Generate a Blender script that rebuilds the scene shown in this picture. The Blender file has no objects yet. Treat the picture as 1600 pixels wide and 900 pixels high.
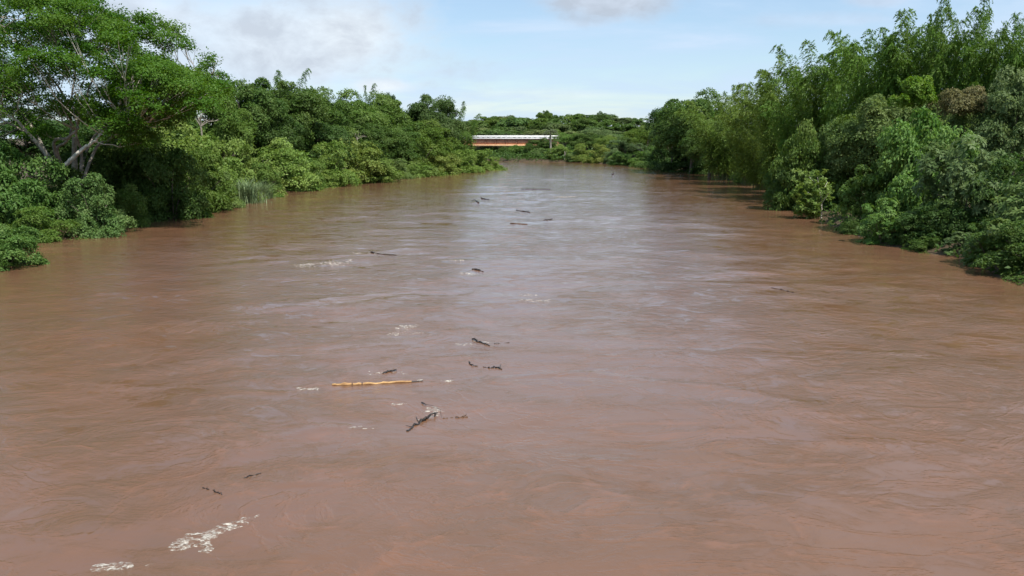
import bpy, math, random
import numpy as np
from mathutils import Vector

rng = np.random.default_rng(7)
random.seed(7)
scn = bpy.context.scene
COL = scn.collection

# ------------------------------------------------------------------ camera
CAM_H = 8.0
F = 1386.0                                   # focal length in pixels of a 1600 px wide picture
PITCH = math.atan(235.0 / F)
cd = bpy.data.cameras.new('camera')
cam = bpy.data.objects.new('camera', cd); COL.objects.link(cam)
cd.sensor_width = 36.0
cd.lens = 36.0 * F / 1600.0
cd.clip_start = 0.1; cd.clip_end = 6000
cam.location = (0, 0, CAM_H)
cam.rotation_euler = (math.pi / 2 - PITCH, 0, 0)
scn.camera = cam

# ------------------------------------------------------------------ light
SUN_EL, SUN_ROT = math.radians(58), math.radians(140)
SUN_DIR = Vector((math.sin(SUN_ROT) * math.cos(SUN_EL), math.cos(SUN_ROT) * math.cos(SUN_EL), math.sin(SUN_EL)))
sd = bpy.data.lights.new('sun', 'SUN'); sd.energy = 4.8; sd.angle = math.radians(0.5); sd.color = (1.0, 0.955, 0.88)
sun = bpy.data.objects.new('sun', sd); COL.objects.link(sun)
sun.rotation_euler = (-SUN_DIR).to_track_quat('-Z', 'Y').to_euler()
sun.location = (60, -40, 80)
scn.view_settings.view_transform = 'Standard'
scn.view_settings.look = 'None'
scn.view_settings.exposure = 0.38
scn.view_settings.gamma = 1.0
scn.cycles.max_bounces = 6
scn.cycles.diffuse_bounces = 3
scn.cycles.glossy_bounces = 3
scn.cycles.transmission_bounces = 3
scn.cycles.caustics_reflective = False
scn.cycles.caustics_refractive = False


class NT:
    """tiny helper around a node tree"""
    def __init__(self, tree):
        self.t = tree; tree.nodes.clear()

    def n(self, kind, **kw):
        node = self.t.nodes.new(kind)
        ins = kw.pop('ins', {})
        for k, v in kw.items():
            setattr(node, k, v)
        for k, v in ins.items():
            if isinstance(v, bpy.types.NodeSocket):
                self.t.links.new(v, node.inputs[k])
            else:
                node.inputs[k].default_value = v
        return node

    def math(self, op, a, b=0.0, clamp=False):
        return self.n('ShaderNodeMath', operation=op, use_clamp=clamp, ins={0: a, 1: b}).outputs[0]

    def ramp(self, fac, stops):
        r = self.n('ShaderNodeValToRGB', ins={0: fac})
        el = r.color_ramp.elements
        while len(el) < len(stops):
            el.new(0.5)
        for e, (p, c) in zip(el, stops):
            e.position = p
            e.color = (c, c, c, 1) if not hasattr(c, '__len__') else (*c, 1)
        return r.outputs[0]

    def noise(self, vec, scale, detail=4, rough=0.55, dist=0.0):
        return self.n('ShaderNodeTexNoise', ins={'Vector': vec, 'Scale': scale, 'Detail': detail, 'Roughness': rough,
                                                 'Distortion': dist}).outputs[0]

    def mapr(self, v, a, b, c, d, smooth=False):
        return self.n('ShaderNodeMapRange', interpolation_type='SMOOTHSTEP' if smooth else 'LINEAR',
                      ins={0: v, 1: a, 2: b, 3: c, 4: d}).outputs[0]

    def mixc(self, f, a, b, blend='MIX'):
        m = self.n('ShaderNodeMix', data_type='RGBA', blend_type=blend)
        for idx, v in ((0, f), (6, a), (7, b)):
            if isinstance(v, bpy.types.NodeSocket):
                self.t.links.new(v, m.inputs[idx])
            else:
                m.inputs[idx].default_value = (*v, 1) if idx and len(v) == 3 else v
        return m.outputs[2]


# ------------------------------------------------------------------ world: sky with soft clouds
world = bpy.data.worlds.new('World'); scn.world = world; world.use_nodes = True
w = NT(world.node_tree)
sky = w.n('ShaderNodeTexSky', sky_type='NISHITA', sun_disc=False, sun_elevation=SUN_EL, sun_rotation=SUN_ROT,
          air_density=1.0, dust_density=0.3, ozone_density=2.5, altitude=50)
SKY_STRENGTH = 0.112
bg_sky = w.n('ShaderNodeBackground', ins={'Color': sky.outputs[0], 'Strength': SKY_STRENGTH})
tc = w.n('ShaderNodeTexCoord')
sep = w.n('ShaderNodeSeparateXYZ', ins={0: tc.outputs['Generated']})
zz = w.math('ADD', w.math('MAXIMUM', sep.outputs[2], 0.0), 0.10)
uv = w.n('ShaderNodeCombineXYZ', ins={0: w.math('DIVIDE', sep.outputs[0], zz), 1: w.math('DIVIDE', sep.outputs[1], zz), 2: 0.3})
streak = w.noise(uv.outputs[0], 0.55, 7, 0.6, 0.4)                       # high thin cloud, everywhere
veil = w.mapr(streak, 0.38, 0.64, 0.30, 0.97, True)
dirv = tc.outputs['Generated']
puff = w.noise(w.n('ShaderNodeMapping', ins={0: dirv, 3: (1, 1, 2.0)}).outputs[0], 7.5, 7, 0.6, 0.3)
fine = w.noise(w.n('ShaderNodeMapping', ins={0: dirv, 1: (3, 1, 2), 3: (1, 1, 1.7)}).outputs[0], 22, 6, 0.62, 0.2)
fac = veil
ccol = (0.74, 0.80, 0.90)


def cloud_patch(az, el, ra, re, dens):
    """soft mask round a direction of the sky"""
    a = w.math('DIVIDE', w.math('SUBTRACT', w.math('DIVIDE', sep.outputs[0], w.math('MAXIMUM', sep.outputs[1], 0.05)), az), ra)
    e = w.math('DIVIDE', w.math('SUBTRACT', w.math('DIVIDE', sep.outputs[2], w.math('MAXIMUM', sep.outputs[1], 0.05)), el), re)
    r = w.math('SQRT', w.math('ADD', w.math('MULTIPLY', a, a), w.math('MULTIPLY', e, e)))
    r = w.math('ADD', r, w.math('MULTIPLY', w.math('SUBTRACT', puff, 0.5), 1.7))
    r = w.math('ADD', r, w.math('MULTIPLY', w.math('SUBTRACT', fine, 0.5), 0.8))
    return w.mapr(r, 0.25, 1.15, dens, 0.0, True)


cloud_c = w.mixc(w.mapr(streak, 0.42, 0.66, 0, 1), (0.48, 0.68, 0.93), (0.66, 0.80, 0.97))
bgc = w.n('ShaderNodeBackground', ins={'Color': cloud_c, 'Strength': 0.80})
mix = w.n('ShaderNodeMixShader', ins={0: fac, 1: bg_sky.outputs[0], 2: bgc.outputs[0]})
for (px, py, rx, ry, dens, c) in (
        (500, 70, 190, 75, 0.85, (0.68, 0.76, 0.87)),
        (230, 30, 120, 70, 0.75, (0.66, 0.74, 0.86)),
        (560, 60, 80, 45, 0.60, (0.80, 0.85, 0.92)),
        (600, 138, 60, 14, 0.60, (0.86, 0.90, 0.97)),
        (420, 60, 330, 120, 0.65, (0.70, 0.78, 0.89)),
        (945, 5, 120, 42, 0.85, (0.60, 0.66, 0.76)),
        (1345, 12, 50, 12, 0.45, (0.58, 0.64, 0.76)),
        (1270, 40, 130, 14, 0.35, (0.60, 0.68, 0.82)),
        (690, 165, 90, 12, 0.2, (0.86, 0.90, 0.96)),
        (860, 150, 160, 10, 0.2, (0.84, 0.89, 0.97))):
    m = cloud_patch((px - 800) / F, (215 - py) / F, rx / F, ry / F, dens)
    shade = w.mapr(w.math('ADD', w.math('MULTIPLY', puff, 0.6), w.math('MULTIPLY', fine, 0.4)), 0.40, 0.62, 0.0, 1.0)
    b = w.n('ShaderNodeBackground', ins={'Color': w.mixc(shade, tuple(q * 0.80 for q in c), tuple(min(q * 1.18, 1.0) for q in c)), 'Strength': 0.86})
    mix = w.n('ShaderNodeMixShader', ins={0: m, 1: mix.outputs[0], 2: b.outputs[0]})
w.n('ShaderNodeOutputWorld', ins={0: mix.outputs[0]})


# ------------------------------------------------------------------ picture <-> world
CP, SP = math.cos(PITCH), math.sin(PITCH)


def ray(px, py):
    u, v = (px - 800) / F, (450 - py) / F
    return np.array([u, CP + v * SP, -SP + v * CP])


def on_water(px, py, z=0.0):
    d = ray(px, py); t = (z - CAM_H) / d[2]
    return np.array([d[0] * t, d[1] * t])


def at_depth(px, py, Y):
    d = ray(px, py); t = Y / d[1]
    return np.array([d[0] * t, Y, CAM_H + d[2] * t])


# ------------------------------------------------------------------ mesh helpers
class Geo:
    """collects vertices, faces and one random tint per face, then links ONE mesh object"""
    def __init__(self):
        self.v, self.f, self.t, self.n = [], [], [], 0

    def add(self, v, f, tint=None):
        v = np.asarray(v, float).reshape(-1, 3); f = np.asarray(f, int)
        self.v.append(v); self.f.append(f + self.n); self.n += len(v)
        self.t.append(np.full(len(f), 0.5) if tint is None else np.broadcast_to(tint, len(f)))

    def tube(self, pts, rad, sides=6, cap=True, tint=None):
        pts = np.asarray(pts, float); k = len(pts)
        rad = np.broadcast_to(np.asarray(rad, float), k)
        tan = np.gradient(pts, axis=0)
        tan /= np.linalg.norm(tan, axis=1)[:, None] + 1e-9
        ref = np.array([0, 0, 1.0]) if abs(tan[0][2]) < 0.8 else np.array([1.0, 0, 0])
        a = np.cross(tan, ref); a /= np.linalg.norm(a, axis=1)[:, None] + 1e-9
        b = np.cross(tan, a)
        th = np.arange(sides) * 2 * math.pi / sides
        ring = pts[:, None] + rad[:, None, None] * (np.cos(th)[None, :, None] * a[:, None] + np.sin(th)[None, :, None] * b[:, None])
        i = np.arange(k - 1)[:, None] * sides; j = np.arange(sides)[None]; j2 = (j + 1) % sides
        f = np.stack([i + j, i + j2, i + sides + j2, i + sides + j], -1).reshape(-1, 4)
        self.add(ring.reshape(-1, 3), f, tint)
        if cap:
            for e, c in ((0, pts[0]), (k - 1, pts[-1])):
                q = e * sides + np.arange(sides)
                vv = np.vstack([ring[e], c])
                o = np.arange(sides)
                ff = np.stack([o, (o + 1) % sides, np.full(sides, sides)], -1)
                self.add(vv, ff if e else ff[:, ::-1], tint)

    def box(self, c, s, tint=None):
        c = np.asarray(c, float); h = np.asarray(s, float) / 2
        v = np.array([[x, y, z] for x in (-1, 1) for y in (-1, 1) for z in (-1, 1)]) * h + c
        self.add(v, [[0, 1, 3, 2], [4, 6, 7, 5], [0, 4, 5, 1], [2, 3, 7, 6], [0, 2, 6, 4], [1, 5, 7, 3]], tint)

    def leaves(self, c, axis, nrm, L, W, tint, fold=0.12):
        """one pointed leaf-shaped quad per row"""
        n = len(c)
        axis = axis / (np.linalg.norm(axis, axis=1)[:, None] + 1e-9)
        b = np.cross(nrm, axis); b /= np.linalg.norm(b, axis=1)[:, None] + 1e-9
        up = np.cross(axis, b)
        L = np.broadcast_to(L, n)[:, None]; W = np.broadcast_to(W, n)[:, None]
        v = np.empty((n, 4, 3))
        v[:, 0] = c - axis * L * 0.45
        v[:, 1] = c + b * W * 0.5 + up * L * fold
        v[:, 2] = c + axis * L * 0.55 - up * L * fold
        v[:, 3] = c - b * W * 0.5 + up * L * fold
        f = np.arange(n * 4).reshape(n, 4)
        self.add(v.reshape(-1, 3), f, tint)

    def mesh(self, name, mat, smooth=False):
        v = np.vstack(self.v)
        me = bpy.data.meshes.new(name)
        me.vertices.add(len(v)); me.vertices.foreach_set('co', v.ravel())
        sizes = np.concatenate([np.full(len(f), f.shape[1]) for f in self.f])
        loops = np.concatenate([f.ravel() for f in self.f])
        me.loops.add(len(loops)); me.loops.foreach_set('vertex_index', loops.astype(np.int32))
        me.polygons.add(len(sizes))
        st = np.concatenate([[0], np.cumsum(sizes)[:-1]])
        me.polygons.foreach_set('loop_start', st.astype(np.int32))
        me.polygons.foreach_set('loop_total', sizes.astype(np.int32))
        at = me.attributes.new('tint', 'FLOAT', 'FACE')
        at.data.foreach_set('value', np.concatenate(self.t).astype(np.float32))
        if smooth:
            me.polygons.foreach_set('use_smooth', np.ones(len(sizes), bool))
        me.update(calc_edges=True)
        me.validate()
        if mat:
            me.materials.append(mat)
        return me


def link(name, me, parent=None, loc=None, color=None):
    o = bpy.data.objects.new(name, me); COL.objects.link(o)
    if parent is not None:
        o.parent = parent
    if loc is not None:
        o.location = loc
    if color is not None:
        o.color = (*color, 1)
    return o


def tag(o, label=None, cat=None, group=None, kind=None):
    for k, v in (('label', label), ('category', cat), ('group', group), ('kind', kind)):
        if v:
            o[k] = v
    return o


# ------------------------------------------------------------------ materials
def new_mat(name):
    m = bpy.data.materials.new(name); m.use_nodes = True
    return m, NT(m.node_tree)


def leaf_mat(name, trans=0.38, rough=0.55, spec=0.2):
    """leaf colour comes from the plant (object colour), varied leaf by leaf"""
    m, t = new_mat(name)
    oi = t.n('ShaderNodeObjectInfo')
    ti = t.n('ShaderNodeAttribute', attribute_name='tint').outputs['Fac']
    hs = t.n('ShaderNodeHueSaturation', ins={'Hue': t.mapr(ti, 0, 1, 0.506, 0.472), 'Saturation': t.mapr(ti, 0, 1, 1.06, 0.92),
                                             'Value': t.mapr(ti, 0, 1, 0.68, 1.32), 'Color': oi.outputs['Color']})
    p = t.n('ShaderNodeBsdfPrincipled', ins={'Base Color': hs.outputs[0], 'Roughness': rough, 'Specular IOR Level': spec})
    tr_c = t.n('ShaderNodeHueSaturation', ins={'Hue': 0.485, 'Saturation': 1.1, 'Value': 1.35, 'Color': hs.outputs[0]})
    tr = t.n('ShaderNodeBsdfTranslucent', ins={'Color': tr_c.outputs[0]})
    mx = t.n('ShaderNodeMixShader', ins={0: trans, 1: p.outputs[0], 2: tr.outputs[0]})
    t.n('ShaderNodeOutputMaterial', ins={0: mx.outputs[0]})
    return m


def solid_mat(name, c1, c2, scale=3.0, rough=0.8, bump=0.0, stretch=(1, 1, 1), spec=0.3):
    m, t = new_mat(name)
    tc = t.n('ShaderNodeTexCoord')
    mp = t.n('ShaderNodeMapping', ins={0: tc.outputs['Object'], 3: stretch})
    nz = t.noise(mp.outputs[0], scale, 6, 0.65)
    c = t.mixc(t.mapr(nz, 0.3, 0.7, 0, 1), c1, c2)
    ins = {'Base Color': c, 'Roughness': rough, 'Specular IOR Level': spec}
    if bump:
        ins['Normal'] = t.n('ShaderNodeBump', ins={'Strength': bump, 'Distance': 0.05, 'Height': nz}).outputs[0]
    p = t.n('ShaderNodeBsdfPrincipled', ins=ins)
    t.n('ShaderNodeOutputMaterial', ins={0: p.outputs[0]})
    return m


M_LEAF = leaf_mat('leaf')
M_BLADE = leaf_mat('bamboo_leaf', 0.32, 0.5, 0.25)
M_BARK = solid_mat('bark', (0.09, 0.07, 0.05), (0.20, 0.17, 0.13), 4, 0.9, 0.4)
M_PALE = solid_mat('pale_bark', (0.15, 0.125, 0.095), (0.40, 0.36, 0.30), 2.2, 0.85, 0.4)
M_WHITE_AND_SUNLIT_BARK = solid_mat('white_and_sunlit_bark', (0.42, 0.38, 0.31), (0.66, 0.62, 0.54), 2.2, 0.85, 0.3)  # white sapling trunk and driftwood; on the spreading tree, sunlight put into the colour
M_CULM = solid_mat('bamboo_culm', (0.07, 0.10, 0.03), (0.14, 0.15, 0.05), 2, 0.6)
M_SOIL = solid_mat('bank_soil', (0.045, 0.034, 0.018), (0.10, 0.068, 0.038), 0.7, 0.95, 0.3)
M_WET = solid_mat('wet_dark_wood', (0.012, 0.010, 0.009), (0.045, 0.036, 0.03), 9, 0.45)
M_TWIG = solid_mat('brown_twig', (0.06, 0.035, 0.02), (0.13, 0.08, 0.05), 9, 0.7)
M_LOG = solid_mat('peeled_log', (0.26, 0.13, 0.05), (0.58, 0.36, 0.15), 4.0, 0.6, 0.3, (1, 4, 4))
def foam_mat():
    m, t = new_mat('river_foam')
    tc = t.n('ShaderNodeTexCoord')
    P = t.n('ShaderNodeMapping', ins={0: tc.outputs['Object'], 3: (0.6, 1.0, 1.0)}).outputs[0]
    a = t.noise(P, 7, 6, 0.7, 0.6); b = t.noise(P, 22, 4, 0.6, 0.3)
    p = t.n('ShaderNodeBsdfPrincipled', ins={'Base Color': t.mixc(b, (0.34, 0.29, 0.23), (0.74, 0.70, 0.61)), 'Roughness': 0.8})
    tr = t.n('ShaderNodeBsdfTransparent')
    cov = t.mapr(t.math('ADD', t.math('MULTIPLY', a, 0.6), t.math('MULTIPLY', b, 0.4)), 0.43, 0.64, 0.02, 0.88, True)   # thin lacy film, open between the bubbles
    mx = t.n('ShaderNodeMixShader', ins={0: cov, 1: tr.outputs[0], 2: p.outputs[0]})
    t.n('ShaderNodeOutputMaterial', ins={0: mx.outputs[0]})
    return m


M_FOAM = foam_mat()

# ------------------------------------------------------------------ the river's shores (world metres)
L_PIX = [(20, 400), (60, 378), (110, 371), (170, 365), (240, 347), (300, 334), (365, 325), (372, 321), (432, 303), (500, 293), (560, 286),
         (640, 275), (710, 268), (762, 264.5)]
R_PIX = [(1600, 444), (1545, 430), (1492, 403), (1444, 395), (1362, 379), (1300, 355), (1250, 328), (1218, 309), (1198, 288),
         (1140, 273), (1060, 264.5), (985, 258.5), (900, 253.5)]
LEFT = [(-30, -300), (-29, 20), (-31, 50)] + [tuple(on_water(*p)) for p in L_PIX] + [(-4.5, 234), (-10, 247), (-30, 280), (-55, 325), (-85, 390), (-110, 470), (-160, 600)]
RIGHT = [(29, -300), (28.5, 20)] + [tuple(on_water(*p)) for p in R_PIX] + [(2, 300), (-6, 312), (-14, 332), (-35, 395), (-60, 480), (-110, 620)]
POLY = np.array(LEFT + RIGHT[::-1])


def river_distance(P):
    """metres to the shoreline, negative in the water"""
    P = np.asarray(P, float); A = POLY; B = np.roll(POLY, -1, 0)
    best = np.full(len(P), 1e9); inside = np.zeros(len(P), bool)
    for a, b in zip(A, B):
        d = b - a
        t = np.clip(((P - a) @ d) / (d @ d + 1e-12), 0, 1)
        best = np.minimum(best, np.linalg.norm(P - (a + t[:, None] * d), axis=1))
        cr = (a[1] > P[:, 1]) != (b[1] > P[:, 1])
        xi = a[0] + (P[:, 1] - a[1]) * d[0] / (d[1] if abs(d[1]) > 1e-9 else 1e-9)
        inside ^= cr & (P[:, 0] < xi)
    return np.where(inside, -best, best)


def vnoise(x, y, seed, scale):
    """smooth sum-of-sines noise, about -1..1"""
    r = np.random.default_rng(seed); z = 0
    for k in range(7):
        a = r.uniform(0, 2 * math.pi); f = scale * r.uniform(0.6, 1.7); ph = r.uniform(0, 6.28)
        z = z + np.sin(f * (x * math.cos(a) + y * math.sin(a)) + ph + 1.1 * np.sin(0.7 * f * (y * math.cos(a) - x * math.sin(a)) + 2 * ph))
    return z / 4.0


def smooth(a, b, x):
    t = np.clip((x - a) / (b - a), 0, 1); return t * t * (3 - 2 * t)


def ground_z(P):
    P = np.asarray(P, float); d = river_distance(P)
    x, y = P[:, 0], P[:, 1]
    land = -0.25 + 0.85 * smooth(0, 1.6, d) + 1.7 * smooth(1, 22, d) + 0.12 * vnoise(x, y, 3, 0.8) * smooth(0.4, 3, d)
    hill = 11.0 * smooth(335, 470, y) * smooth(-150, -10, x + 0.0 * y) + 2.0 * smooth(450, 900, y)
    bed = -0.05 - 1.4 * smooth(0, 5, -d)
    return np.where(d > 0, land + hill * smooth(0, 15, d), bed)


def gz(x, y):
    return float(ground_z([[x, y]])[0])


def grid_mesh(name, xs, ys, zfun, mat, smooth_shade=True):
    X, Y = np.meshgrid(xs, ys)
    P = np.stack([X.ravel(), Y.ravel()], 1)
    z = zfun(P)
    g = Geo(); nx, ny = len(xs), len(ys)
    i = (np.arange(ny - 1)[:, None] * nx + np.arange(nx - 1)[None]).ravel()
    g.add(np.column_stack([P, z]), np.stack([i, i + 1, i + nx + 1, i + nx], -1))
    return g.mesh(name, mat, smooth_shade)


xs = np.concatenate([[-3000, -1500, -800, -400, -250, -180, -140, -110], np.arange(-95, 96, 1.0), [110, 140, 180, 250, 400, 800, 1500, 3000]])
ys = np.concatenate([[-600, -300, -150, -80, -40], np.arange(-20, 360, 1.3), [370, 385, 400, 430, 470, 520, 600, 750, 1000, 1500, 3000]])
tag(link('ground', grid_mesh('ground', xs, ys, ground_z, M_SOIL)), 'brown earth river banks under the trees', kind='structure')

# ------------------------------------------------------------------ river surface
_r = np.random.default_rng(21)
WAVES = []
for k in range(70):
    lam = math.exp(_r.uniform(math.log(0.9), math.log(9.0)))
    WAVES.append((2 * math.pi / lam, _r.uniform(0, 2 * math.pi), _r.uniform(0, 6.28), 0.0014 * lam ** 0.95))
BOILS = [(*on_water(980, 640), 5.2, 1.5, 1.0), (*on_water(1230, 560), 5.0, 2.0, 0.7), (*on_water(690, 480), 6.0, 1.6, 0.6), (*on_water(560, 720), 3.0, 1.2, 0.6),
         (*on_water(1250, 760), 3.6, 1.0, 0.6), (*on_water(850, 790), 2.4, 0.9, 0.5), (*on_water(330, 560), 5.5, 1.4, 0.5), (*on_water(1000, 470), 8, 1.4, 0.7), (*on_water(500, 820), 2.4, 1.2, 0.5),
         (*on_water(800, 430), 9, 1.3, 0.7), (*on_water(1100, 850), 2.0, 1.2, 0.5)]


def water_z(P):
    P = np.asarray(P, float); x, y = P[:, 0], P[:, 1]
    wx = x + 0.9 * vnoise(x, y, 11, 0.35) + 0.25 * vnoise(x, y, 12, 1.3)
    wy = y + 0.9 * vnoise(x, y, 13, 0.35) + 0.25 * vnoise(x, y, 14, 1.3)
    z = np.zeros(len(P))
    for k, a, ph, am in WAVES:
        z += am * np.sin(k * (wx * math.cos(a) * 0.8 + wy * math.sin(a)) + ph)
    patch = 0.55 + 0.45 * vnoise(x, y, 15, 0.16)
    z *= np.clip(patch, 0.15, 1.3)
    for bx, by, R, asp, am in BOILS:
        dx, dy = (wx - bx), (wy - by) * asp
        r = np.sqrt(dx * dx + dy * dy); th = np.arctan2(dy, dx)
        rr = r / (R * (1 + 0.16 * np.sin(2 * th + bx) + 0.1 * np.sin(3 * th + by)))
        z += am * 0.045 * np.exp(-((rr - 1) / 0.07) ** 2) * (0.55 + 0.45 * np.sin(th + bx * 2))
        z += am * 0.03 * np.exp(-(rr / 0.8) ** 4)
        z += am * 0.010 * np.sin(rr * 60 + 4 * vnoise(x, y, 17, 0.9)) * np.exp(-((rr - 1.2) / 0.15) ** 2)
    fade = 1 - 0.75 * smooth(90, 320, np.hypot(x, y))
    return z * fade


def water_mat():
    m, t = new_mat('muddy_water')
    tc = t.n('ShaderNodeTexCoord')
    P = tc.outputs['Object']
    flow = t.n('ShaderNodeMapping', ins={0: P, 3: (0.8, 1.0, 1)}).outputs[0]
    big = t.noise(flow, 0.11, 5, 0.6, 1.8)
    mid = t.noise(flow, 0.60, 9, 0.68, 1.8)
    swirl = t.noise(flow, 0.17, 6, 0.6, 2.6)
    line = t.mapr(t.math('ABSOLUTE', t.math('SUBTRACT', swirl, 0.5)), 0.0, 0.035, 1.0, 0.0, True)
    col = t.mixc(t.mapr(big, 0.35, 0.65, 0, 1, True), (0.158, 0.081, 0.046), (0.138, 0.075, 0.042))
    col = t.mixc(t.mapr(mid, 0.50, 0.70, 0, 0.45, True), col, (0.215, 0.096, 0.048))
    col = t.mixc(t.math('MULTIPLY', t.math('MULTIPLY', line, mid), 0.38), col, (0.205, 0.094, 0.048))
    n1 = t.noise(flow, 0.7, 3, 0.5, 0.5)
    n2 = t.noise(flow, 3.2, 6, 0.64, 0.4)
    n3 = t.noise(flow, 9.0, 4, 0.6, 0.3)
    calm = t.math('MULTIPLY', t.mapr(big, 0.38, 0.6, 0.35, 1.0, True), t.mapr(mid, 0.40, 0.66, 0.35, 1.3, True))
    h = t.math('ADD', t.math('MULTIPLY', n1, 0.036), t.math('MULTIPLY', t.math('MULTIPLY', n2, calm), 0.021))
    h = t.math('ADD', h, t.math('MULTIPLY', t.math('MULTIPLY', n3, calm), 0.0075))
    h = t.math('ADD', h, t.math('MULTIPLY', line, 0.006))
    bp = t.n('ShaderNodeBump', ins={'Strength': 1.0, 'Distance': 1.0, 'Height': h})
    p = t.n('ShaderNodeBsdfPrincipled', ins={'Base Color': col, 'Roughness': 0.05, 'IOR': 1.36, 'Normal': bp.outputs[0]})
    t.n('ShaderNodeOutputMaterial', ins={0: p.outputs[0]})
    return m


xs = np.concatenate([[-1500, -500, -200, -110, -80, -65, -55], np.arange(-48, 52, 0.33), [56, 62, 75, 100, 200, 500, 1500]])
yy = [-6.0]
while yy[-1] < 330:
    yy.append(yy[-1] + max(0.16, 0.16 + max(0, yy[-1] - 20) * 0.0065))
ys = np.concatenate([[-900, -300, -120, -60, -30, -15], yy, [345, 380, 430, 520, 700, 900]])
tag(link('river', grid_mesh('river', xs, ys, water_z, water_mat())), 'wide brown muddy river in flood', kind='structure')


def wz(x, y):
    return float(water_z([[x, y]])[0])


# ------------------------------------------------------------------ foliage builders
def unit(a):
    return a / (np.linalg.norm(a, axis=-1, keepdims=True) + 1e-9)


def sphere_dirs(r, n, zmin=-0.5):
    z = r.uniform(zmin, 1, n); a = r.uniform(0, 2 * math.pi, n); s = np.sqrt(1 - z * z)
    return np.stack([s * np.cos(a), s * np.sin(a), z], 1)


def clump_leaves(g, r, C, N, rad, n, L, W, ctint, jit=0.55, droop=0.0, flat=0.35):
    """n leaves in a small cushion round every clump centre C with outward direction N"""
    k = len(C)
    Cn = np.repeat(C, n, 0); Nn = np.repeat(N, n, 0)
    off = r.normal(0, 1, (k * n, 3)); off -= (off * Nn).sum(1)[:, None] * Nn * (1 - flat)
    R = np.repeat(np.broadcast_to(rad, k), n)[:, None]
    c = Cn + off * R * 0.55
    nrm = unit(Nn + r.normal(0, jit, (k * n, 3)))
    ax = unit(np.cross(nrm, r.normal(0, 1, (k * n, 3))) + 0.5 * unit(off) + np.array([0, 0, -droop]))
    s = r.uniform(0.65, 1.3, k * n)
    t = np.clip(np.repeat(ctint, n) + r.normal(0, 0.16, k * n), 0, 1)
    g.leaves(c, ax, nrm, L * s, W * s, t)


def rosette_leaves(g, r, C, N, n, L, W, ctint):
    """whorls of long leaves that radiate from a twig tip and droop"""
    k = len(C)
    a = np.cross(N, r.normal(0, 1, (k, 3))); a = unit(a); b = np.cross(N, a)
    th = (np.arange(n)[None] / n * 2 * math.pi + r.uniform(0, 6.28, (k, 1)) + r.normal(0, 0.25, (k, n)))
    d = np.cos(th)[..., None] * a[:, None] + np.sin(th)[..., None] * b[:, None]
    ax = unit(d + N[:, None] * r.uniform(-0.15, 0.6, (k, n, 1)) + np.array([0, 0, -0.35]))
    s = r.uniform(0.7, 1.25, (k, n))
    c = C[:, None] + ax * (L * 0.55 * s)[..., None]
    nrm = unit(N[:, None] + r.normal(0, 0.25, (k, n, 3)) + np.array([0, 0, 0.3]))
    t = np.clip(np.repeat(ctint, n) + r.normal(0, 0.13, k * n), 0, 1)
    g.leaves(c.reshape(-1, 3), ax.reshape(-1, 3), nrm.reshape(-1, 3), (L * s).ravel(), (W * s).ravel(), t, fold=0.06)


def lobed_crown(seed, R, H, z0, lobes, lr, cpl, lpc, L, W, style='leaf', top=1.0, sq=0.75, inner=0.25, zmin=-0.2):
    """an uneven crown: lobes on an egg-shaped envelope, clumps on each lobe, leaves in each clump"""
    r = np.random.default_rng(seed); g = Geo()
    d = sphere_dirs(r, lobes, zmin)
    h2 = (H - z0) * (0.5 if zmin < -0.3 else 1.0)
    zc = z0 + (h2 if zmin < -0.3 else 0)
    wob = 1 + 0.20 * np.sin(3 * np.arctan2(d[:, 1], d[:, 0]) + seed) + 0.15 * r.normal(0, 1, lobes)
    sc = np.where(r.random(lobes) < inner, r.uniform(0.3, 0.7, lobes), r.uniform(0.78, 0.98, lobes)) * np.clip(wob, 0.6, 1.25)
    LC = np.stack([d[:, 0] * R * sc, d[:, 1] * R * sc, zc + d[:, 2] * (h2 - lr[0] * 0.6) * np.clip(sc, 0, 1.04)], 1)
    LR = r.uniform(lr[0], lr[1], lobes)
    lt = r.normal(0.5, 0.13, lobes)
    for c, q, tt in zip(LC, LR, lt):
        dd = sphere_dirs(r, cpl, -0.45)
        C = c + dd * q * np.array([1, 1, sq]) * r.uniform(0.7, 1.08, cpl)[:, None]
        N = unit(dd + np.array([0, 0, 0.55]))
        ct = np.clip(tt + r.normal(0, 0.10, cpl), 0.05, 0.95)
        if style == 'rosette':
            rosette_leaves(g, r, C, N, lpc, L, W, ct)
        else:
            clump_leaves(g, r, C, N, q * 0.42, lpc, L, W, ct, droop=0.25)
    return g


def woody(seed, R, H, z0, r0, n=6, lean=0.0):
    """a tapered trunk with limbs"""
    r = np.random.default_rng(seed); g = Geo()
    s = np.linspace(0, 1, 7)
    tr = np.stack([lean * s + 0.10 * np.sin(5 * s + seed), 0.10 * np.sin(4 * s + 2 * seed), -0.6 + s * (H * 0.72 + 0.6)], 1)
    g.tube(tr, r0 * (1 - 0.75 * s) * (1 + 0.5 * np.exp(-s * 9)), 7)
    for k in range(n):
        t = r.uniform(0.28, 0.85); i = int(t * 6); p = tr[i] + (tr[i + 1] - tr[i]) * (t * 6 - i)
        a = k * 2.4 + r.uniform(-0.4, 0.4); ln = R * r.uniform(0.55, 0.9)
        q = np.linspace(0, 1, 6)[:, None]
        end = np.array([math.cos(a), math.sin(a), 0]) * ln
        br = p + q * end + np.array([0, 0, 1]) * (q * (H - p[2]) * r.uniform(0.35, 0.7)) + r.normal(0, 0.06, (6, 3)) * R * 0.3 * q
        g.tube(br, r0 * 0.42 * (1 - 0.85 * q[:, 0]), 5)
    return g


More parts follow.
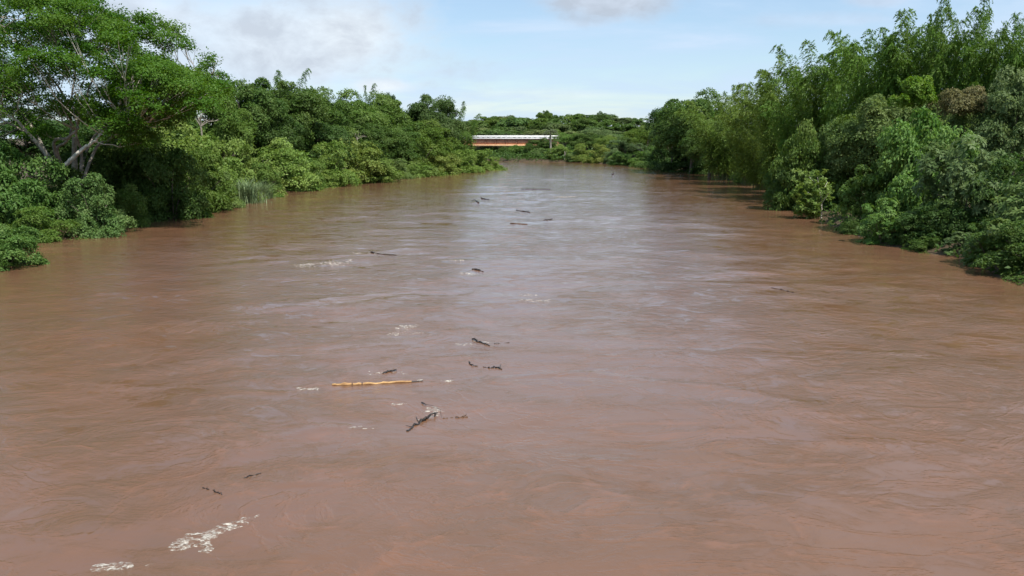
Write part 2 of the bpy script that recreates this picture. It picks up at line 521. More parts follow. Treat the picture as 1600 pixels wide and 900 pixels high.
def bush_stems(seed, R, H):
    r = np.random.default_rng(seed); g = Geo()
    for k in range(7):
        a = k * 0.9 + r.uniform(0, 0.4); q = np.linspace(0, 1, 5)[:, None]
        e = np.array([math.cos(a) * R * 0.7, math.sin(a) * R * 0.7, H * r.uniform(0.55, 0.85)])
        p = np.array([0, 0, -0.5]) + q * e + np.array([0, 0, 0.25 * H]) * np.sin(q * math.pi) * 0.6 + r.normal(0, 0.05, (5, 3))
        g.tube(p, 0.07 * (1 - 0.8 * q[:, 0]), 5)
    return g


def bamboo(seed, n, H, spread, bend, L=0.36, W=0.10, br=1.5, nod=0.36):
    """arching culms with feathery drooping sprays"""
    r = np.random.default_rng(seed); cg, lg = Geo(), Geo()
    for k in range(n):
        az = r.uniform(0, 2 * math.pi); b0 = np.array([math.cos(az), math.sin(az), 0]) * spread * math.sqrt(r.random())
        ln = H * r.uniform(0.72, 1.12); th0 = r.uniform(0.02, 0.14); th1 = r.uniform(bend[0], bend[1])
        m = 16; s = np.linspace(0, 1, m)
        th = th0 + th1 * s ** 2.8
        hd = np.array([math.cos(az + r.normal(0, 0.4)), math.sin(az + r.normal(0, 0.4)), 0])
        st = ln / (m - 1)
        pts = np.vstack([[0, 0, 0], np.cumsum(np.sin(th[:-1])[:, None] * hd + np.cos(th[:-1])[:, None] * np.array([0, 0, 1]), 0) * st]) + b0
        cg.tube(pts, 0.055 * (1 - 0.85 * s), 5, cap=False)
        kt = np.clip(r.normal(0.5, 0.13), 0.15, 0.85)
        nn = int(ln * 0.8 / nod); t = np.linspace(0.16, 1.0, nn)
        idx = np.clip((t * (m - 1)).astype(int), 0, m - 2); fr = t * (m - 1) - idx
        pos = pts[idx] + (pts[idx + 1] - pts[idx]) * fr[:, None]
        tan = unit(pts[idx + 1] - pts[idx])
        for side in range(4):
            a = r.uniform(0, 6.28, nn)
            d = np.stack([np.cos(a), np.sin(a), np.zeros(nn)], 1)
            d = unit(d - (d * tan).sum(1)[:, None] * tan * 0.6 + tan * 0.25)
            bl = br * (0.55 + 0.5 * np.sin(np.clip(t * 1.05, 0, 1) * math.pi) ** 0.7) * r.uniform(0.7, 1.25, nn)
            nl = 14
            for j in range(nl):
                f = (j + 1.0) / nl
                c = pos + d * (bl * f)[:, None] + np.array([0, 0, -0.55]) * (bl * f * f)[:, None] + r.normal(0, 0.07, (nn, 3))
                ax = unit(d * 1.0 + tan * 0.25 + np.array([0, 0, -0.55]) + r.normal(0, 0.28, (nn, 3)))
                nr = unit(r.normal(0, 0.6, (nn, 3)) + d * 0.6 + np.array([0, 0, 0.5]))
                sz = r.uniform(0.7, 1.25, nn)
                lg.leaves(c, ax, nr, L * sz, W * sz, np.clip(kt + r.normal(0, 0.15, nn), 0, 1), fold=0.05)
    return cg, lg


# prototypes: (width, height, [(part name, mesh)])
PROTO = {}


def proto(key, wdt, hgt, parts):
    PROTO.setdefault(key, []).append((wdt, hgt, parts))


for s in (1, 2, 3, 4):
    proto('bush', 6.6, 5.0, [('stem', bush_stems(s, 3, 5).mesh('stem', M_BARK)),
                             ('foliage', lobed_crown(40 + s, 2.9, 5.0, 0.0, 48, (0.62, 1.15), 17, 27, 0.22, 0.125).mesh('foliage', M_LEAF))])
for s in (1, 2):
    proto('whorl', 6.6, 5.6, [('stem', bush_stems(10 + s, 3, 5).mesh('stem', M_BARK)),
                              ('foliage', lobed_crown(60 + s, 3.0, 5.6, 0.0, 46, (0.6, 1.2), 23, 12, 0.33, 0.13, 'rosette').mesh('foliage', M_LEAF))])
for s in (1, 2, 3, 4):
    proto('tree', 10.4, 13.0, [('trunk', woody(s, 4.6, 13, 3, 0.30, 7).mesh('trunk', M_BARK, True)),
                               ('crown', lobed_crown(80 + s, 4.7, 13.0, 1.2, 66, (0.9, 1.9), 21, 32, 0.28, 0.165, zmin=-0.6).mesh('crown', M_LEAF))])
for s in (1, 2):
    proto('umbrella', 12.6, 11.0, [('trunk', woody(20 + s, 5.6, 11, 5, 0.26, 9).mesh('trunk', M_PALE, True)),
                                   ('crown', lobed_crown(100 + s, 5.8, 11.0, 6.4, 44, (0.9, 1.7), 18, 26, 0.26, 0.14, sq=0.40, zmin=-0.1).mesh('crown', M_LEAF))])
for s in (1, 2, 3):
    proto('far', 10.6, 11.0, [('trunk', woody(30 + s, 4.6, 11, 5, 0.26, 4).mesh('trunk', M_PALE)),
                              ('crown', lobed_crown(120 + s, 4.8, 11.0, 2.8, 34, (0.9, 1.8), 14, 14, 0.62, 0.36, sq=0.6, zmin=-0.5).mesh('crown', M_LEAF))])
for s in (1, 2, 3):
    cg, lg = bamboo(140 + s, 25, 15, 1.8, (0.8, 2.3), br=1.9, L=0.40)
    proto('bamboo', 13.0, 14.5, [('culms', cg.mesh('culms', M_CULM)), ('foliage', lg.mesh('foliage', M_BLADE))])
for s in (1, 2):
    cg, lg = bamboo(150 + s, 4, 15, 0.35, (0.3, 1.2), br=1.45, nod=0.28)
    proto('plume', 4.2, 13.8, [('culms', cg.mesh('culms', M_CULM)), ('foliage', lg.mesh('foliage', M_BLADE))])

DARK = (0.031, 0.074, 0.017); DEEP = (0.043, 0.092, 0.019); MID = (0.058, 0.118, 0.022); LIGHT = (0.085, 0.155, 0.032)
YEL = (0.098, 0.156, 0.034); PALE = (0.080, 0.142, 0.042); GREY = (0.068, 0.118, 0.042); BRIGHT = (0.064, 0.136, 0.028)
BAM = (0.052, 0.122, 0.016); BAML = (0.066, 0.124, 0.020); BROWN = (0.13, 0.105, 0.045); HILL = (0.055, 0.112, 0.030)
count = {}


def plant(kind, name, cat, px, Y, top, wpx, col, label, group=None, sink=0.0):
    v = count.get(kind, 0); count[kind] = v + 1
    W, H, parts = PROTO[kind][v % len(PROTO[kind])]
    p = at_depth(px, top, Y)
    z0 = max(gz(p[0], Y), -0.15) - sink
    sx = wpx * Y / F / W; szz = max((p[2] - z0) / H, 0.05)
    root = bpy.data.objects.new(name, None); COL.objects.link(root)
    root.empty_display_size = 0.5
    root.location = (p[0], Y, z0); root.scale = (sx, sx, szz); root.rotation_euler = (0, 0, rng.uniform(0, 6.28))
    for pn, me in parts:
        o = link(pn, me, root)
        if pn in ('foliage', 'crown'):
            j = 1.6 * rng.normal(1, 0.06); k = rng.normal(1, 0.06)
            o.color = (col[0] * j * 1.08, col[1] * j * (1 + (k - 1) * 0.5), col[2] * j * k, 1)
    return tag(root, label, cat, group)


GL, GR, GF = 'bushes along the left waterline', 'bushes along the right waterline', 'bushes along the far shore'


def bush(px, Y, top, wpx, col, label, group=GL, kind='bush'):
    return plant(kind, 'riverside_bush', 'bush', px, Y, top, wpx, col, label, group, 0.25)


def tree(px, Y, top, wpx, col, label, group='trees behind the left bank', kind='tree', name='broadleaf_tree'):
    return plant(kind, name, 'tree', px, Y, top, wpx, col, label, group, 0.2)


def bam(px, Y, top, wpx, col, label, kind='bamboo', name='bamboo_clump', group='bamboo on the right bank'):
    return plant(kind, name, 'bamboo', px, Y, top, wpx, col, label, group, 0.1)


# ---- left bank, near to far
bush(0, 55.5, 350, 140, (0.058, 0.128, 0.030), 'low bright bush at the left edge of the view, nearest on the left waterline')
bush(22, 74, 230, 150, (0.050, 0.122, 0.028), 'tall feathery bright green bush at the left edge, below the spreading tree')
bush(62, 70, 326, 110, MID, 'low green bush overhanging the water in front of the tall feathery bush')
bush(138, 74.5, 276, 108, (0.060, 0.122, 0.034), 'rounded fine-leaved bush at the water below the pale broken limb')
bush(196, 81, 290, 70, MID, 'small bush trailing into the water beside the rounded fine-leaved bush')
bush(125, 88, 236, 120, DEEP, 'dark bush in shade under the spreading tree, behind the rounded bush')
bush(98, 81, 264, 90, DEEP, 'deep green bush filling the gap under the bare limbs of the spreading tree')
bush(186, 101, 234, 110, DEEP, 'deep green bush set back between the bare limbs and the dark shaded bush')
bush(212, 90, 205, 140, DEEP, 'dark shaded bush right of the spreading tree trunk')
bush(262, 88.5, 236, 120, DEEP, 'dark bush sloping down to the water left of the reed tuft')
bush(312, 98, 240, 100, MID, 'mid-green bush standing just left of the reed tuft')
bush(344, 102, 272, 60, PALE, 'small pale bush at the water touching the reed tuft')
bush(262, 104, 192, 170, LIGHT, 'light vine-covered bush sprawling under the right side of the spreading tree')
bush(332, 113, 205, 120, LIGHT, 'light bush below the bare whitish branches')
bush(385, 125, 222, 100, YEL, 'yellowish bush rising behind the reed tuft')
bush(410, 123, 256, 66, MID, 'small mid-green bush immediately right of the reed tuft')
bush(440, 136, 218, 110, LIGHT, 'tall light bush, second clump right of the reed tuft')
bush(476, 142, 246, 84, MID, 'mid-green bush at the water, third clump right of the reed tuft')
bush(512, 150, 225, 90, LIGHT, 'light green bush midway along the left waterline')
bush(510, 147, 265, 60, LIGHT, 'low light bush at the water midway along the left bank')
bush(552, 160, 216, 110, YEL, 'broad yellow-green bush halfway between reed tuft and left point')
bush(586, 163, 244, 76, LIGHT, 'rounded light bush at the water in front of the broad yellow-green bush')
bush(618, 178, 250, 60, PALE, 'pale low bush at the water before the taller mid-green bush')
bush(650, 190, 214, 86, MID, 'taller mid-green bush towards the left point')
bush(652, 184, 252, 50, LIGHT, 'small light bush at the waterline towards the left point')
bush(688, 196, 238, 74, YEL, 'yellowish bush near the left point, third from its tip')
bush(722, 208, 236, 66, LIGHT, 'light bush near the left point, second from its tip')
bush(752, 224, 235, 64, LIGHT, 'light bush on the tip of the left point below the bridge')
bush(700, 222, 214, 66, MID, 'mid-green bush behind the left point under the bridge end')
bush(772, 229, 250, 22, YEL, 'smallest bush at the very tip of the left point')

tree(322, 122, 122, 110, MID, 'mid-green tree right behind the spreading tree crown')
tree(378, 138, 116, 120, DEEP, 'tall dark tree standing behind the bare whitish branches')
tree(418, 141, 168, 90, DARK, 'dark leafy tree in front, above the light bushes right of the reeds')
tree(436, 152, 130, 130, DEEP, 'broad dark tree, its top under the pair of bamboo tips')
tree(490, 168, 142, 110, DEEP, 'dark green tree right of the pair of bamboo tips')
tree(486, 156, 186, 96, DARK, 'lower dark tree below the bamboo tips')
tree(542, 184, 144, 110, MID, 'mid-green tree in the middle of the left skyline')
tree(556, 172, 186, 94, DEEP, 'lower deep green tree with a small bare pale branch')
tree(596, 200, 148, 100, MID, 'mid-green tree with a dark tuft on its top')
tree(614, 190, 196, 90, DEEP, 'lower deep green tree above the pale low bush')
tree(636, 210, 172, 76, MID, 'green tree filling the dip in the left skyline')
tree(670, 208, 150, 84, (0.045, 0.09, 0.024), 'tall dark tree, last high crown before the bridge')
tree(662, 200, 190, 90, MID, 'mid-green tree below the last high crown before the bridge')
tree(698, 226, 182, 64, MID, 'green tree beside the left end of the bridge')
tree(250, 122, 160, 150, DEEP, 'dark tree behind the right half of the spreading tree')
tree(150, 116, 176, 170, DARK, 'dark tree behind the middle of the spreading tree')
tree(40, 112, 180, 170, DARK, 'dark tree behind the left edge of the spreading tree')
tree(604, 205, 141, 40, DARK, 'dark tuft-topped tree poking above the left skyline', kind='umbrella')

BT = 'bamboo tips above the left bank'
bam(452, 166, 116, 26, BAM, 'narrow bamboo tip above the left skyline, leftmost of the pair', 'plume', 'bamboo_plume', BT)
bam(484, 170, 122, 46, BAM, 'wider ragged bamboo tip of the pair above the left skyline', 'plume', 'bamboo_plume', BT)
bam(573, 204, 138, 16, BAM, 'thin spike of bamboo beside the dark tuft-topped tree', 'plume', 'bamboo_plume', BT)
bam(700, 232, 156, 18, BAM, 'ragged bamboo tip right behind the last high crown', 'plume', 'bamboo_plume', BT)
bam(714, 236, 163, 16, BAM, 'second bamboo tip behind the last high crown', 'plume', 'bamboo_plume', BT)
bam(733, 244, 170, 22, BAM, 'leaning bamboo tip standing alone above the left bridge end', 'plume', 'bamboo_plume', BT)
bam(696, 240, 186, 36, BAML, 'bamboo clump hiding the left end of the bridge', group=BT)

# ---- right bank, near to far
bush(1618, 51, 352, 150, DEEP, 'dark bush at the right edge of the view, nearest on the right waterline', GR)
bush(1552, 55.5, 348, 100, DEEP, 'dark low bush hanging over the water near the right edge', GR, 'whorl')
bush(1508, 60.5, 362, 52, GREY, 'small pale whorl-leaved bush at the dark right waterline', GR, 'whorl')
plant('whorl', 'riverside_tree', 'tree', 1660, 54, 246, 190, PALE, 'pale long-leaved tree reaching in from the right edge', 'trees on the right bank')
bush(1580, 62, 250, 150, DARK, 'tall dark bush in shade behind the right edge waterline', GR)
bush(1478, 64.5, 312, 110, DARK, 'shaded bush over the water between bright bush and pale whorl-leaved bush', GR)
bush(1516, 66, 212, 165, GREY, 'broad greyish long-leaved bush on the right bank', GR, 'whorl')
bush(1384, 67.5, 316, 92, BRIGHT, 'bright green bush drooping to the water right of the pale sapling', GR, 'whorl')
bush(1430, 66, 335, 80, DARK, 'dark bush at the water just right of the bright green bush', GR)
bush(1362, 77, 258, 84, MID, 'mid-green long-leaved bush directly right of the pale sapling', GR, 'whorl')
bush(1410, 77, 206, 130, DEEP, 'deep green bush above the bright drooping bush', GR)
bush(1452, 63.0, 370, 70, DEEP, 'low deep green bush at the water left of the small pale whorl-leaved bush', GR)
bush(1338, 74.5, 340, 50, DEEP, 'low deep green bush at the water below the mid-green long-leaved bush', GR)
bush(1456, 73, 176, 150, BRIGHT, 'bright broad-leaved bush high on the right bank', GR)
bush(1330, 97, 190, 120, MID, 'mid-green bush high on the bank behind the pale sapling', GR)
bush(1300, 94, 306, 60, DARK, 'low dark bush at the water right behind the pale sapling', GR)
bush(1262, 99, 192, 90, BRIGHT, 'bright bush above and left of the pale sapling', GR)
bush(1240, 100, 252, 80, DEEP, 'dark bush at the water left of the pale sapling', GR)
bush(1299, 82, 345, 16, PALE, 'tiny pale bush in the water right of the pale sapling', GR, 'whorl')
TR = 'trees on the right bank'
tree(1398, 92, 140, 142, PALE, 'pale olive tree with a broad crown in front of the bamboo', TR)
tree(1334, 97, 172, 110, (0.074, 0.132, 0.036), 'olive tree left of the broad pale olive crown', TR)
tree(1478, 82, 158, 110, PALE, 'pale green tree below the dry brown-topped tree', TR)
tree(1596, 74, 116, 130, GREY, 'greyish green tree at the right edge, below the tallest bamboo', TR)

def crowned(name, px, top, bot, wpx, Y, col, label, cat, group, sq):
    """a slim plant whose crown is a small cushion on a long stem"""
    p, q = at_depth(px, top, Y), at_depth(px, bot, Y); z = gz(p[0], Y); R = wpx * Y / F / 2
    root = bpy.data.objects.new(name, None); COL.objects.link(root); root.location = (p[0], Y, z)
    g = woody(7, R, q[2] - z + 0.6, 0, 0.14, 5)
    link('trunk', g.mesh('trunk', M_BARK, True), root)
    cg = lobed_crown(int(px), R, p[2] - z, q[2] - z, 34, (0.22 * R + 0.15, 0.32 * R + 0.2), 14, 20, 0.20, 0.10, sq=sq, zmin=-0.15)
    link('crown', cg.mesh('crown', M_LEAF), root, color=tuple(c * 1.5 for c in col))
    return tag(root, label, cat, group)


crowned('broadleaf_tree', 1429, 116, 158, 46, 79, (0.075, 0.155, 0.018), 'small rounded bright green crown on a slim stem before the dark bamboo grove', 'tree', TR, 0.9)
crowned('dry_tree', 1509, 136, 172, 68, 77, (0.125, 0.125, 0.050), 'dry flat-topped tree with brownish leaves under the tallest bamboo', 'tree', TR, 0.5)
tree(1540, 80, 184, 80, MID, 'mid-green tree right of the dry brown-topped tree', TR)

bam(1226, 128, 92, 120, BAML, 'light feathery bamboo at the left end of the tall bamboo row')
bam(1284, 114, 76, 130, BAM, 'bamboo clump stepping up left of the high grove')
bam(1345, 106, 44, 130, BAM, 'bamboo clump at the left shoulder of the high grove')
bam(1384, 100, 24, 130, BAM, 'tall arching bamboo in the middle of the high grove')
bam(1446, 97, 30, 120, BAM, 'tall bamboo right of the middle of the high grove')
bam(1516, 92, 28, 100, BAM, 'bamboo clump carrying the tallest tip near the right edge')
bam(1578, 90, 40, 100, BAM, 'bamboo clump at the right edge of the high grove')
bam(1640, 88, 30, 110, BAM, 'bamboo clump cut by the right edge of the view')
bam(1480, 95, 44, 100, BAM, 'bamboo clump between the middle of the grove and the tallest tip')
bam(1545, 91, 52, 100, BAM, 'bamboo clump behind the tip just right of the tallest one')
bam(1515, 91, 2, 36, BAM, 'tallest single bamboo tip near the right edge', 'plume', 'bamboo_plume')
bam(1543, 92, 20, 30, BAM, 'bamboo tip just right of the tallest tip', 'plume', 'bamboo_plume')
bam(1574, 90, 26, 40, BAM, 'bamboo tip third from the right edge', 'plume', 'bamboo_plume')
bam(1482, 94, 32, 28, BAM, 'bamboo tip just left of the tallest tip', 'plume', 'bamboo_plume')
bam(1452, 97, 32, 28, BAM, 'bamboo tip second left of the tallest tip', 'plume', 'bamboo_plume')
bam(1182, 152, 142, 120, BAML, 'light yellow-green bamboo between dark tree and tall bamboo row')
bam(1132, 170, 152, 110, BAML, 'light bamboo drooping right of the dark tree')
bam(1246, 118, 150, 100, BAM, 'lower bamboo clump in front of the left end of the tall row')
bam(1190, 138, 200, 84, BAML, 'yellow bamboo spray hanging low over the far right waterline')
bam(1128, 186, 136, 18, BAM, 'first bamboo tip above the light bamboo, counted from the dark tree', 'plume', 'bamboo_plume')
bam(1153, 180, 138, 20, BAM, 'second bamboo tip above the light bamboo, counted from the dark tree', 'plume', 'bamboo_plume')
bam(1172, 172, 135, 26, BAM, 'third bamboo tip above the light bamboo, counted from the dark tree', 'plume', 'bamboo_plume')

tree(1084, 200, 142, 112, DEEP, 'high dark tree where the right bank meets the far hill', TR)
tree(1052, 216, 164, 74, DARK, 'dark tree at the left foot of the high dark tree', TR)
tree(1112, 184, 190, 84, DEEP, 'deep green tree below the light drooping bamboo', TR)
tree(1150, 172, 196, 80, MID, 'mid-green tree among the light bamboo', TR)
bush(1042, 228, 216, 66, DARK, 'dark bush at the water, first right of the bright far bush', GR)
bush(1076, 212, 222, 76, DARK, 'dark bush at the water, second right of the bright far bush', GR)
bush(1110, 198, 226, 66, DARK, 'dark bush at the water, third right of the bright far bush', GR)
bush(1146, 182, 236, 50, DARK, 'dark bush at the water beside the two white birds', GR)
bush(1180, 160, 226, 60, LIGHT, 'light bush hanging to the water right of the two white birds', GR)
bush(1206, 140, 236, 60, MID, 'mid-green bush at the inner bend left of the dark bush', GR)
bush(1218, 122, 262, 50, DEEP, 'dark low bush at the inner bend of the right bank', GR)
tree(1012, 256, 196, 72, BAML, 'light round-topped tree left of the dark right-bank trees', TR, 'umbrella', 'umbrella_tree')
bush(972, 263, 238, 44, BRIGHT, 'bright green bush on the far right waterline', GR)
bush(1000, 250, 238, 44, MID, 'mid-green bush beside the bright far bush', GR)
bush(1020, 240, 230, 46, DEEP, 'deep green bush at the water below the light round-topped tree', GR)

# ---- far shore
bush(788, 330, 229, 30, DEEP, 'dark bush under the bridge girder, leftmost on the far shore', GF)
bush(806, 322, 227, 36, MID, 'bush under the middle of the bridge girder', GF)
bush(830, 314, 226, 36, DEEP, 'dark bush under the right part of the bridge girder', GF)
bush(842, 310, 232, 36, PALE, 'pale bush at the far water below the right bridge end', GF)
bush(872, 303, 226, 44, LIGHT, 'light bush at the foot of the palm-like tree', GF)
bush(897, 298, 238, 36, PALE, 'low pale bush on the far shore, second right of the palm-like tree', GF)
bush(912, 297, 226, 48, YEL, 'yellowish bush in the middle of the far shore', GF)
bush(938, 284, 226, 44, YEL, 'yellowish bush right of the middle of the far shore', GF)
bush(958, 276, 232, 34, GREY, 'greyish bush beside the bright far bush', GF)
TF = 'trees along the far shore'
tree(848, 322, 216, 42, DEEP, 'dark tree hiding the right half of the bridge girder', TF)
tree(884, 326, 206, 56, MID, 'green tree right of the palm-like tree', TF, 'umbrella', 'umbrella_tree')
tree(917, 318, 208, 50, DEEP, 'deep green tree behind the yellowish far bushes', TF)
tree(952, 298, 212, 50, LIGHT, 'light green tree behind the greyish far bush', TF, 'umbrella', 'umbrella_tree')
tree(978, 285, 214, 50, GREY, 'grey-green tree left of the light round-topped tree', TF)
tree(930, 330, 200, 56, GREY, 'pale grey-green tree on the lower slope right of the bridge', TF)
tree(995, 290, 205, 50, DEEP, 'dark tree behind the light round-topped tree', TF)

# wooded hill behind the bridge
hr = np.random.default_rng(5)
SK = ([690, 745, 770, 800, 850, 900, 940, 965, 990, 1030, 1080], [190, 184, 180, 181, 177, 182, 180, 187, 191, 186, 180])
ORD = ('first second third fourth fifth sixth seventh eighth ninth tenth eleventh twelfth thirteenth fourteenth fifteenth '
       'sixteenth seventeenth eighteenth').split()
for (Y, off, step, wp, row) in ((366, 24, 30, 44, 'lowest row'), (384, 14, 30, 42, 'second lowest row'), (402, 5, 28, 40, 'second highest row'), (432, -2, 26, 36, 'skyline')):
    k = 0
    for px in np.arange(738 + hr.uniform(0, 12), 1075, step):
        px = px + hr.uniform(-7, 7); yy_ = Y + hr.uniform(-9, 9)
        if river_distance([[(px - 800) / F * yy_, yy_]])[0] < 4:
            continue
        tp = np.interp(px, *SK) + off + hr.uniform(-4, 5)
        cn, c = [('green', HILL), ('deep green', DEEP), ('mid-green', MID), ('green', HILL), ('olive green', (0.065, 0.11, 0.04)), ('light olive', (0.08, 0.12, 0.04))][hr.integers(0, 6)]
        plant('far', 'hill_tree', 'tree', px, yy_, tp, wp * hr.uniform(0.8, 1.3), c, f'{cn} tree {ORD[k]} from the left on the {row} of the far hill',
              'trees on the wooded hillside', 0.2)
        k += 1
for px, tp, wh in ((853, 171, 'leftmost'), (938, 174, 'middle one'), (965, 184, 'rightmost')):
    plant('umbrella', 'hill_tree', 'tree', px, 428, tp, 20, DEEP, f'small flat-topped tree poking above the far hill skyline, {wh} of three', 'skyline trees on the far hill', 0.2)

# ------------------------------------------------------------------ the big spreading tree on the left bank
def spreading_tree():
    r = np.random.default_rng(77)
    base = at_depth(112, 262, 84); base[2] = gz(base[0], base[1]) - 0.3
    root = bpy.data.objects.new('spreading_tree', None); COL.objects.link(root); root.location = base
    tag(root, 'huge spreading tree with pale bare limbs and flat layered crown on the left bank', 'tree')
    TP = ([-170, -60, 100, 150, 180, 205, 240, 262, 300, 330, 350], [-40, -55, -50, -26, 8, 62, 78, 92, 112, 122, 130])
    BT_ = ([-170, 0, 60, 130, 200, 250, 300, 350], [200, 222, 218, 228, 214, 190, 165, 142])
    pads = []
    tries = 0
    while len(pads) < 250 and tries < 30000:
        tries += 1
        px = r.uniform(-150, 342)
        hd = 13.5 * math.sqrt(max(0.05, 1 - ((px - 80) / 290) ** 2))
        dy = r.uniform(-1, 1)
        top, bot = np.interp(px, *TP), np.interp(px, *BT_)
        f = r.uniform(0, 1) ** 1.25
        py = top + 6 + (bot - top - 10) * (0.22 * dy * dy + f * (1 - 0.22 * dy * dy))
        c = at_depth(px, py, 84 + dy * hd)
        if 66 < px < 168 and py > 188 and dy < 0.35 or px < 62 and py > 165 and dy < 0:
            continue
        if any(np.linalg.norm((c - q[0]) * np.array([1, 0.8, 1.7])) < 1.45 for q in pads):
            continue
        pads.append((c, r.uniform(1.0, 1.9)))
    for px, py, dy, q in ((62, 205, -7, 1.2), (168, 186, -9, 1.5), (186, 206, -8, 1.4),
                          (205, 196, -7, 1.4), (226, 208, -5, 1.4), (215, 222, -6, 1.2), (240, 184, -6, 1.5), (258, 168, -4, 1.4), (264, 192, -4, 1.3),
                          (284, 146, -3, 1.2), (300, 128, -2, 1.0), (318, 112, 0, 0.9), (330, 94, 0, 0.9), (322, 104, 2, 0.8), (344, 118, 1, 0.8), (285, 112, 3, 0.9), (296, 160, -3, 1.2),
                          (282, 62, 2, 0.9), (266, 44, 2, 1.1), (246, 36, 2, 1.2), (228, 30, 1, 1.2), (208, 24, 0, 1.3), (290, 72, 1, 0.8), (262, 58, -1, 1.1), (240, 50, -1, 1.2), (218, 44, -2, 1.2), (196, 40, -2, 1.3), (258, 70, 3, 1.0), (230, 62, 2, 1.0), (200, 54, 1, 1.2), (176, 30, 1, 1.4), (180, 60, -3, 1.4), (274, 178, -3, 1.3)):
        pads.append((at_depth(px, py, 84 + dy), q))
    g = Geo()
    for c, q in pads:
        k = int(15 * (q / 1.4) ** 2) + 5
        a = r.uniform(0, 6.28, k); rr = np.sqrt(r.random(k)) * q * 1.15
        C = np.stack([c[0] + rr * np.cos(a), c[1] + rr * np.sin(a), c[2] + r.normal(0, 0.28, k) - 0.10 * rr * rr / q], 1) - base
        N = unit(np.stack([np.cos(a) * rr / q * 0.5, np.sin(a) * rr / q * 0.5, np.ones(k)], 1))
        clump_leaves(g, r, C, N, 0.58, 36, 0.22, 0.135, np.clip(r.normal(0.5, 0.18) + r.normal(0, 0.08, k), 0.1, 0.9), jit=0.45, flat=0.5)
    link('crown', g.mesh('crown', M_LEAF), root, color=(0.062, 0.160, 0.018))

    def P(px, py, Y):
        return at_depth(px, py, Y) - base

    tg = Geo()
    trunk = np.array([[0, 0, -0.3], [0.15, 0, 1.2], [0.1, 0.1, 2.6], P(116, 214, 84)])
    tg.tube(trunk, [0.55, 0.36, 0.30, 0.20], 10)
    link('trunk', tg.mesh('trunk', M_PALE, True), root)
    fork = trunk[-1]
    low = trunk[1]
    limbs = [
        [low, P(70, 236, 80), P(45, 208, 79), P(25, 188, 78), P(0, 172, 78), P(-50, 150, 78)],
        [low, P(60, 228, 83), P(28, 200, 82), P(0, 187, 82), P(-60, 175, 83)],
        [low, P(84, 228, 79), P(104, 216, 78), P(120, 202, 78), P(119, 188, 79), P(112, 150, 80), P(120, 90, 82), P(110, 30, 84)],
        [low, P(90, 238, 80.5), P(102, 222, 80), P(112, 205, 80.5), P(100, 150, 82), P(60, 100, 83), P(20, 60, 84), P(-30, 20, 85)],
        [P(103, 257, 78), P(118, 243, 77.6), P(132, 231, 77.4), P(145, 222, 77.2), P(153, 216, 77.2), P(160, 205, 77.5), P(185, 195, 78), P(205, 190, 78)],
        [low, P(128, 244, 84), P(120, 214, 83), P(128, 170, 83), P(150, 110, 84), P(170, 60, 85), P(180, 30, 86)],
        [low, P(150, 232, 86), P(175, 215, 85), P(215, 180, 84), P(260, 150, 84), P(300, 130, 84), P(335, 112, 84)],
        [low, P(140, 225, 88), P(185, 180, 89), P(230, 120, 90), P(262, 70, 90), P(280, 52, 90)],
        [low, P(60, 215, 88), P(20, 160, 90), P(-40, 110, 91), P(-90, 90, 92)],
        [P(188, 162, 76.8), P(184, 148, 76.6), P(182, 136, 76.5), P(190, 140, 76.6), P(200, 131, 76.5), P(210, 127, 76.5)],
        [P(206, 158, 76.4), P(214, 152, 76.2), P(226, 147, 76.2)],
    ]
    rad0 = [0.18, 0.14, 0.16, 0.15, 0.20, 0.16, 0.16, 0.14, 0.15, 0.10, 0.08]
    dense, geos = [], []
    for ctl, r0 in zip(limbs, rad0):
        ctl = np.array(ctl); n = len(ctl)
        s = np.linspace(0, n - 1, n * 5); i = np.clip(s.astype(int), 0, n - 2); f = (s - i)[:, None]
        p0, p1, p2, p3 = ctl[np.maximum(i - 1, 0)], ctl[i], ctl[i + 1], ctl[np.minimum(i + 2, n - 1)]
        pts = 0.5 * (2 * p1 + (p2 - p0) * f + (2 * p0 - 5 * p1 + 4 * p2 - p3) * f ** 2 + (3 * p1 - p0 - 3 * p2 + p3) * f ** 3)
        pts[1:] += r.normal(0, 0.04, (len(pts) - 1, 3))
        lg = Geo(); lg.tube(pts, r0 * (1 - 0.72 * np.linspace(0, 1, len(pts))), 8)
        dense.append(pts); geos.append(lg)
    for c, q in pads:                                      # a branch from the nearest limb to every pad of leaves
        c = c - base
        best = min(((np.linalg.norm(p - c) + max(0, p[2] - c[2]) * 3, li, pi) for li, pts in enumerate(dense[:9]) for pi, p in enumerate(pts[8:], 8)))
        p = dense[best[1]][best[2]]
        t = np.linspace(0, 1, 6)[:, None]
        br = p + (c - p) * t + np.array([0, 0, -0.10]) * np.sin(t * math.pi) * best[0] + r.normal(0, 0.10, (6, 3)) * np.sin(t * math.pi)
        geos[best[1]].tube(br, 0.06 * (1 - 0.75 * t[:, 0]), 5)
        for k in range(3):
            e = c + r.normal(0, 1, 3) * np.array([q, q, 0.2]) * 0.7
            m = br[3]; tw = m + (e - m) * t[::2]
            geos[best[1]].tube(tw, [0.024, 0.018, 0.010], 4, cap=False)
    for li, lg in enumerate(geos):
        link('limb', lg.mesh('limb', M_WHITE_AND_SUNLIT_BARK if li in (0, 4, 9, 10) else M_PALE, True), root)  # some limbs painted whiter to look sunlit


spreading_tree()


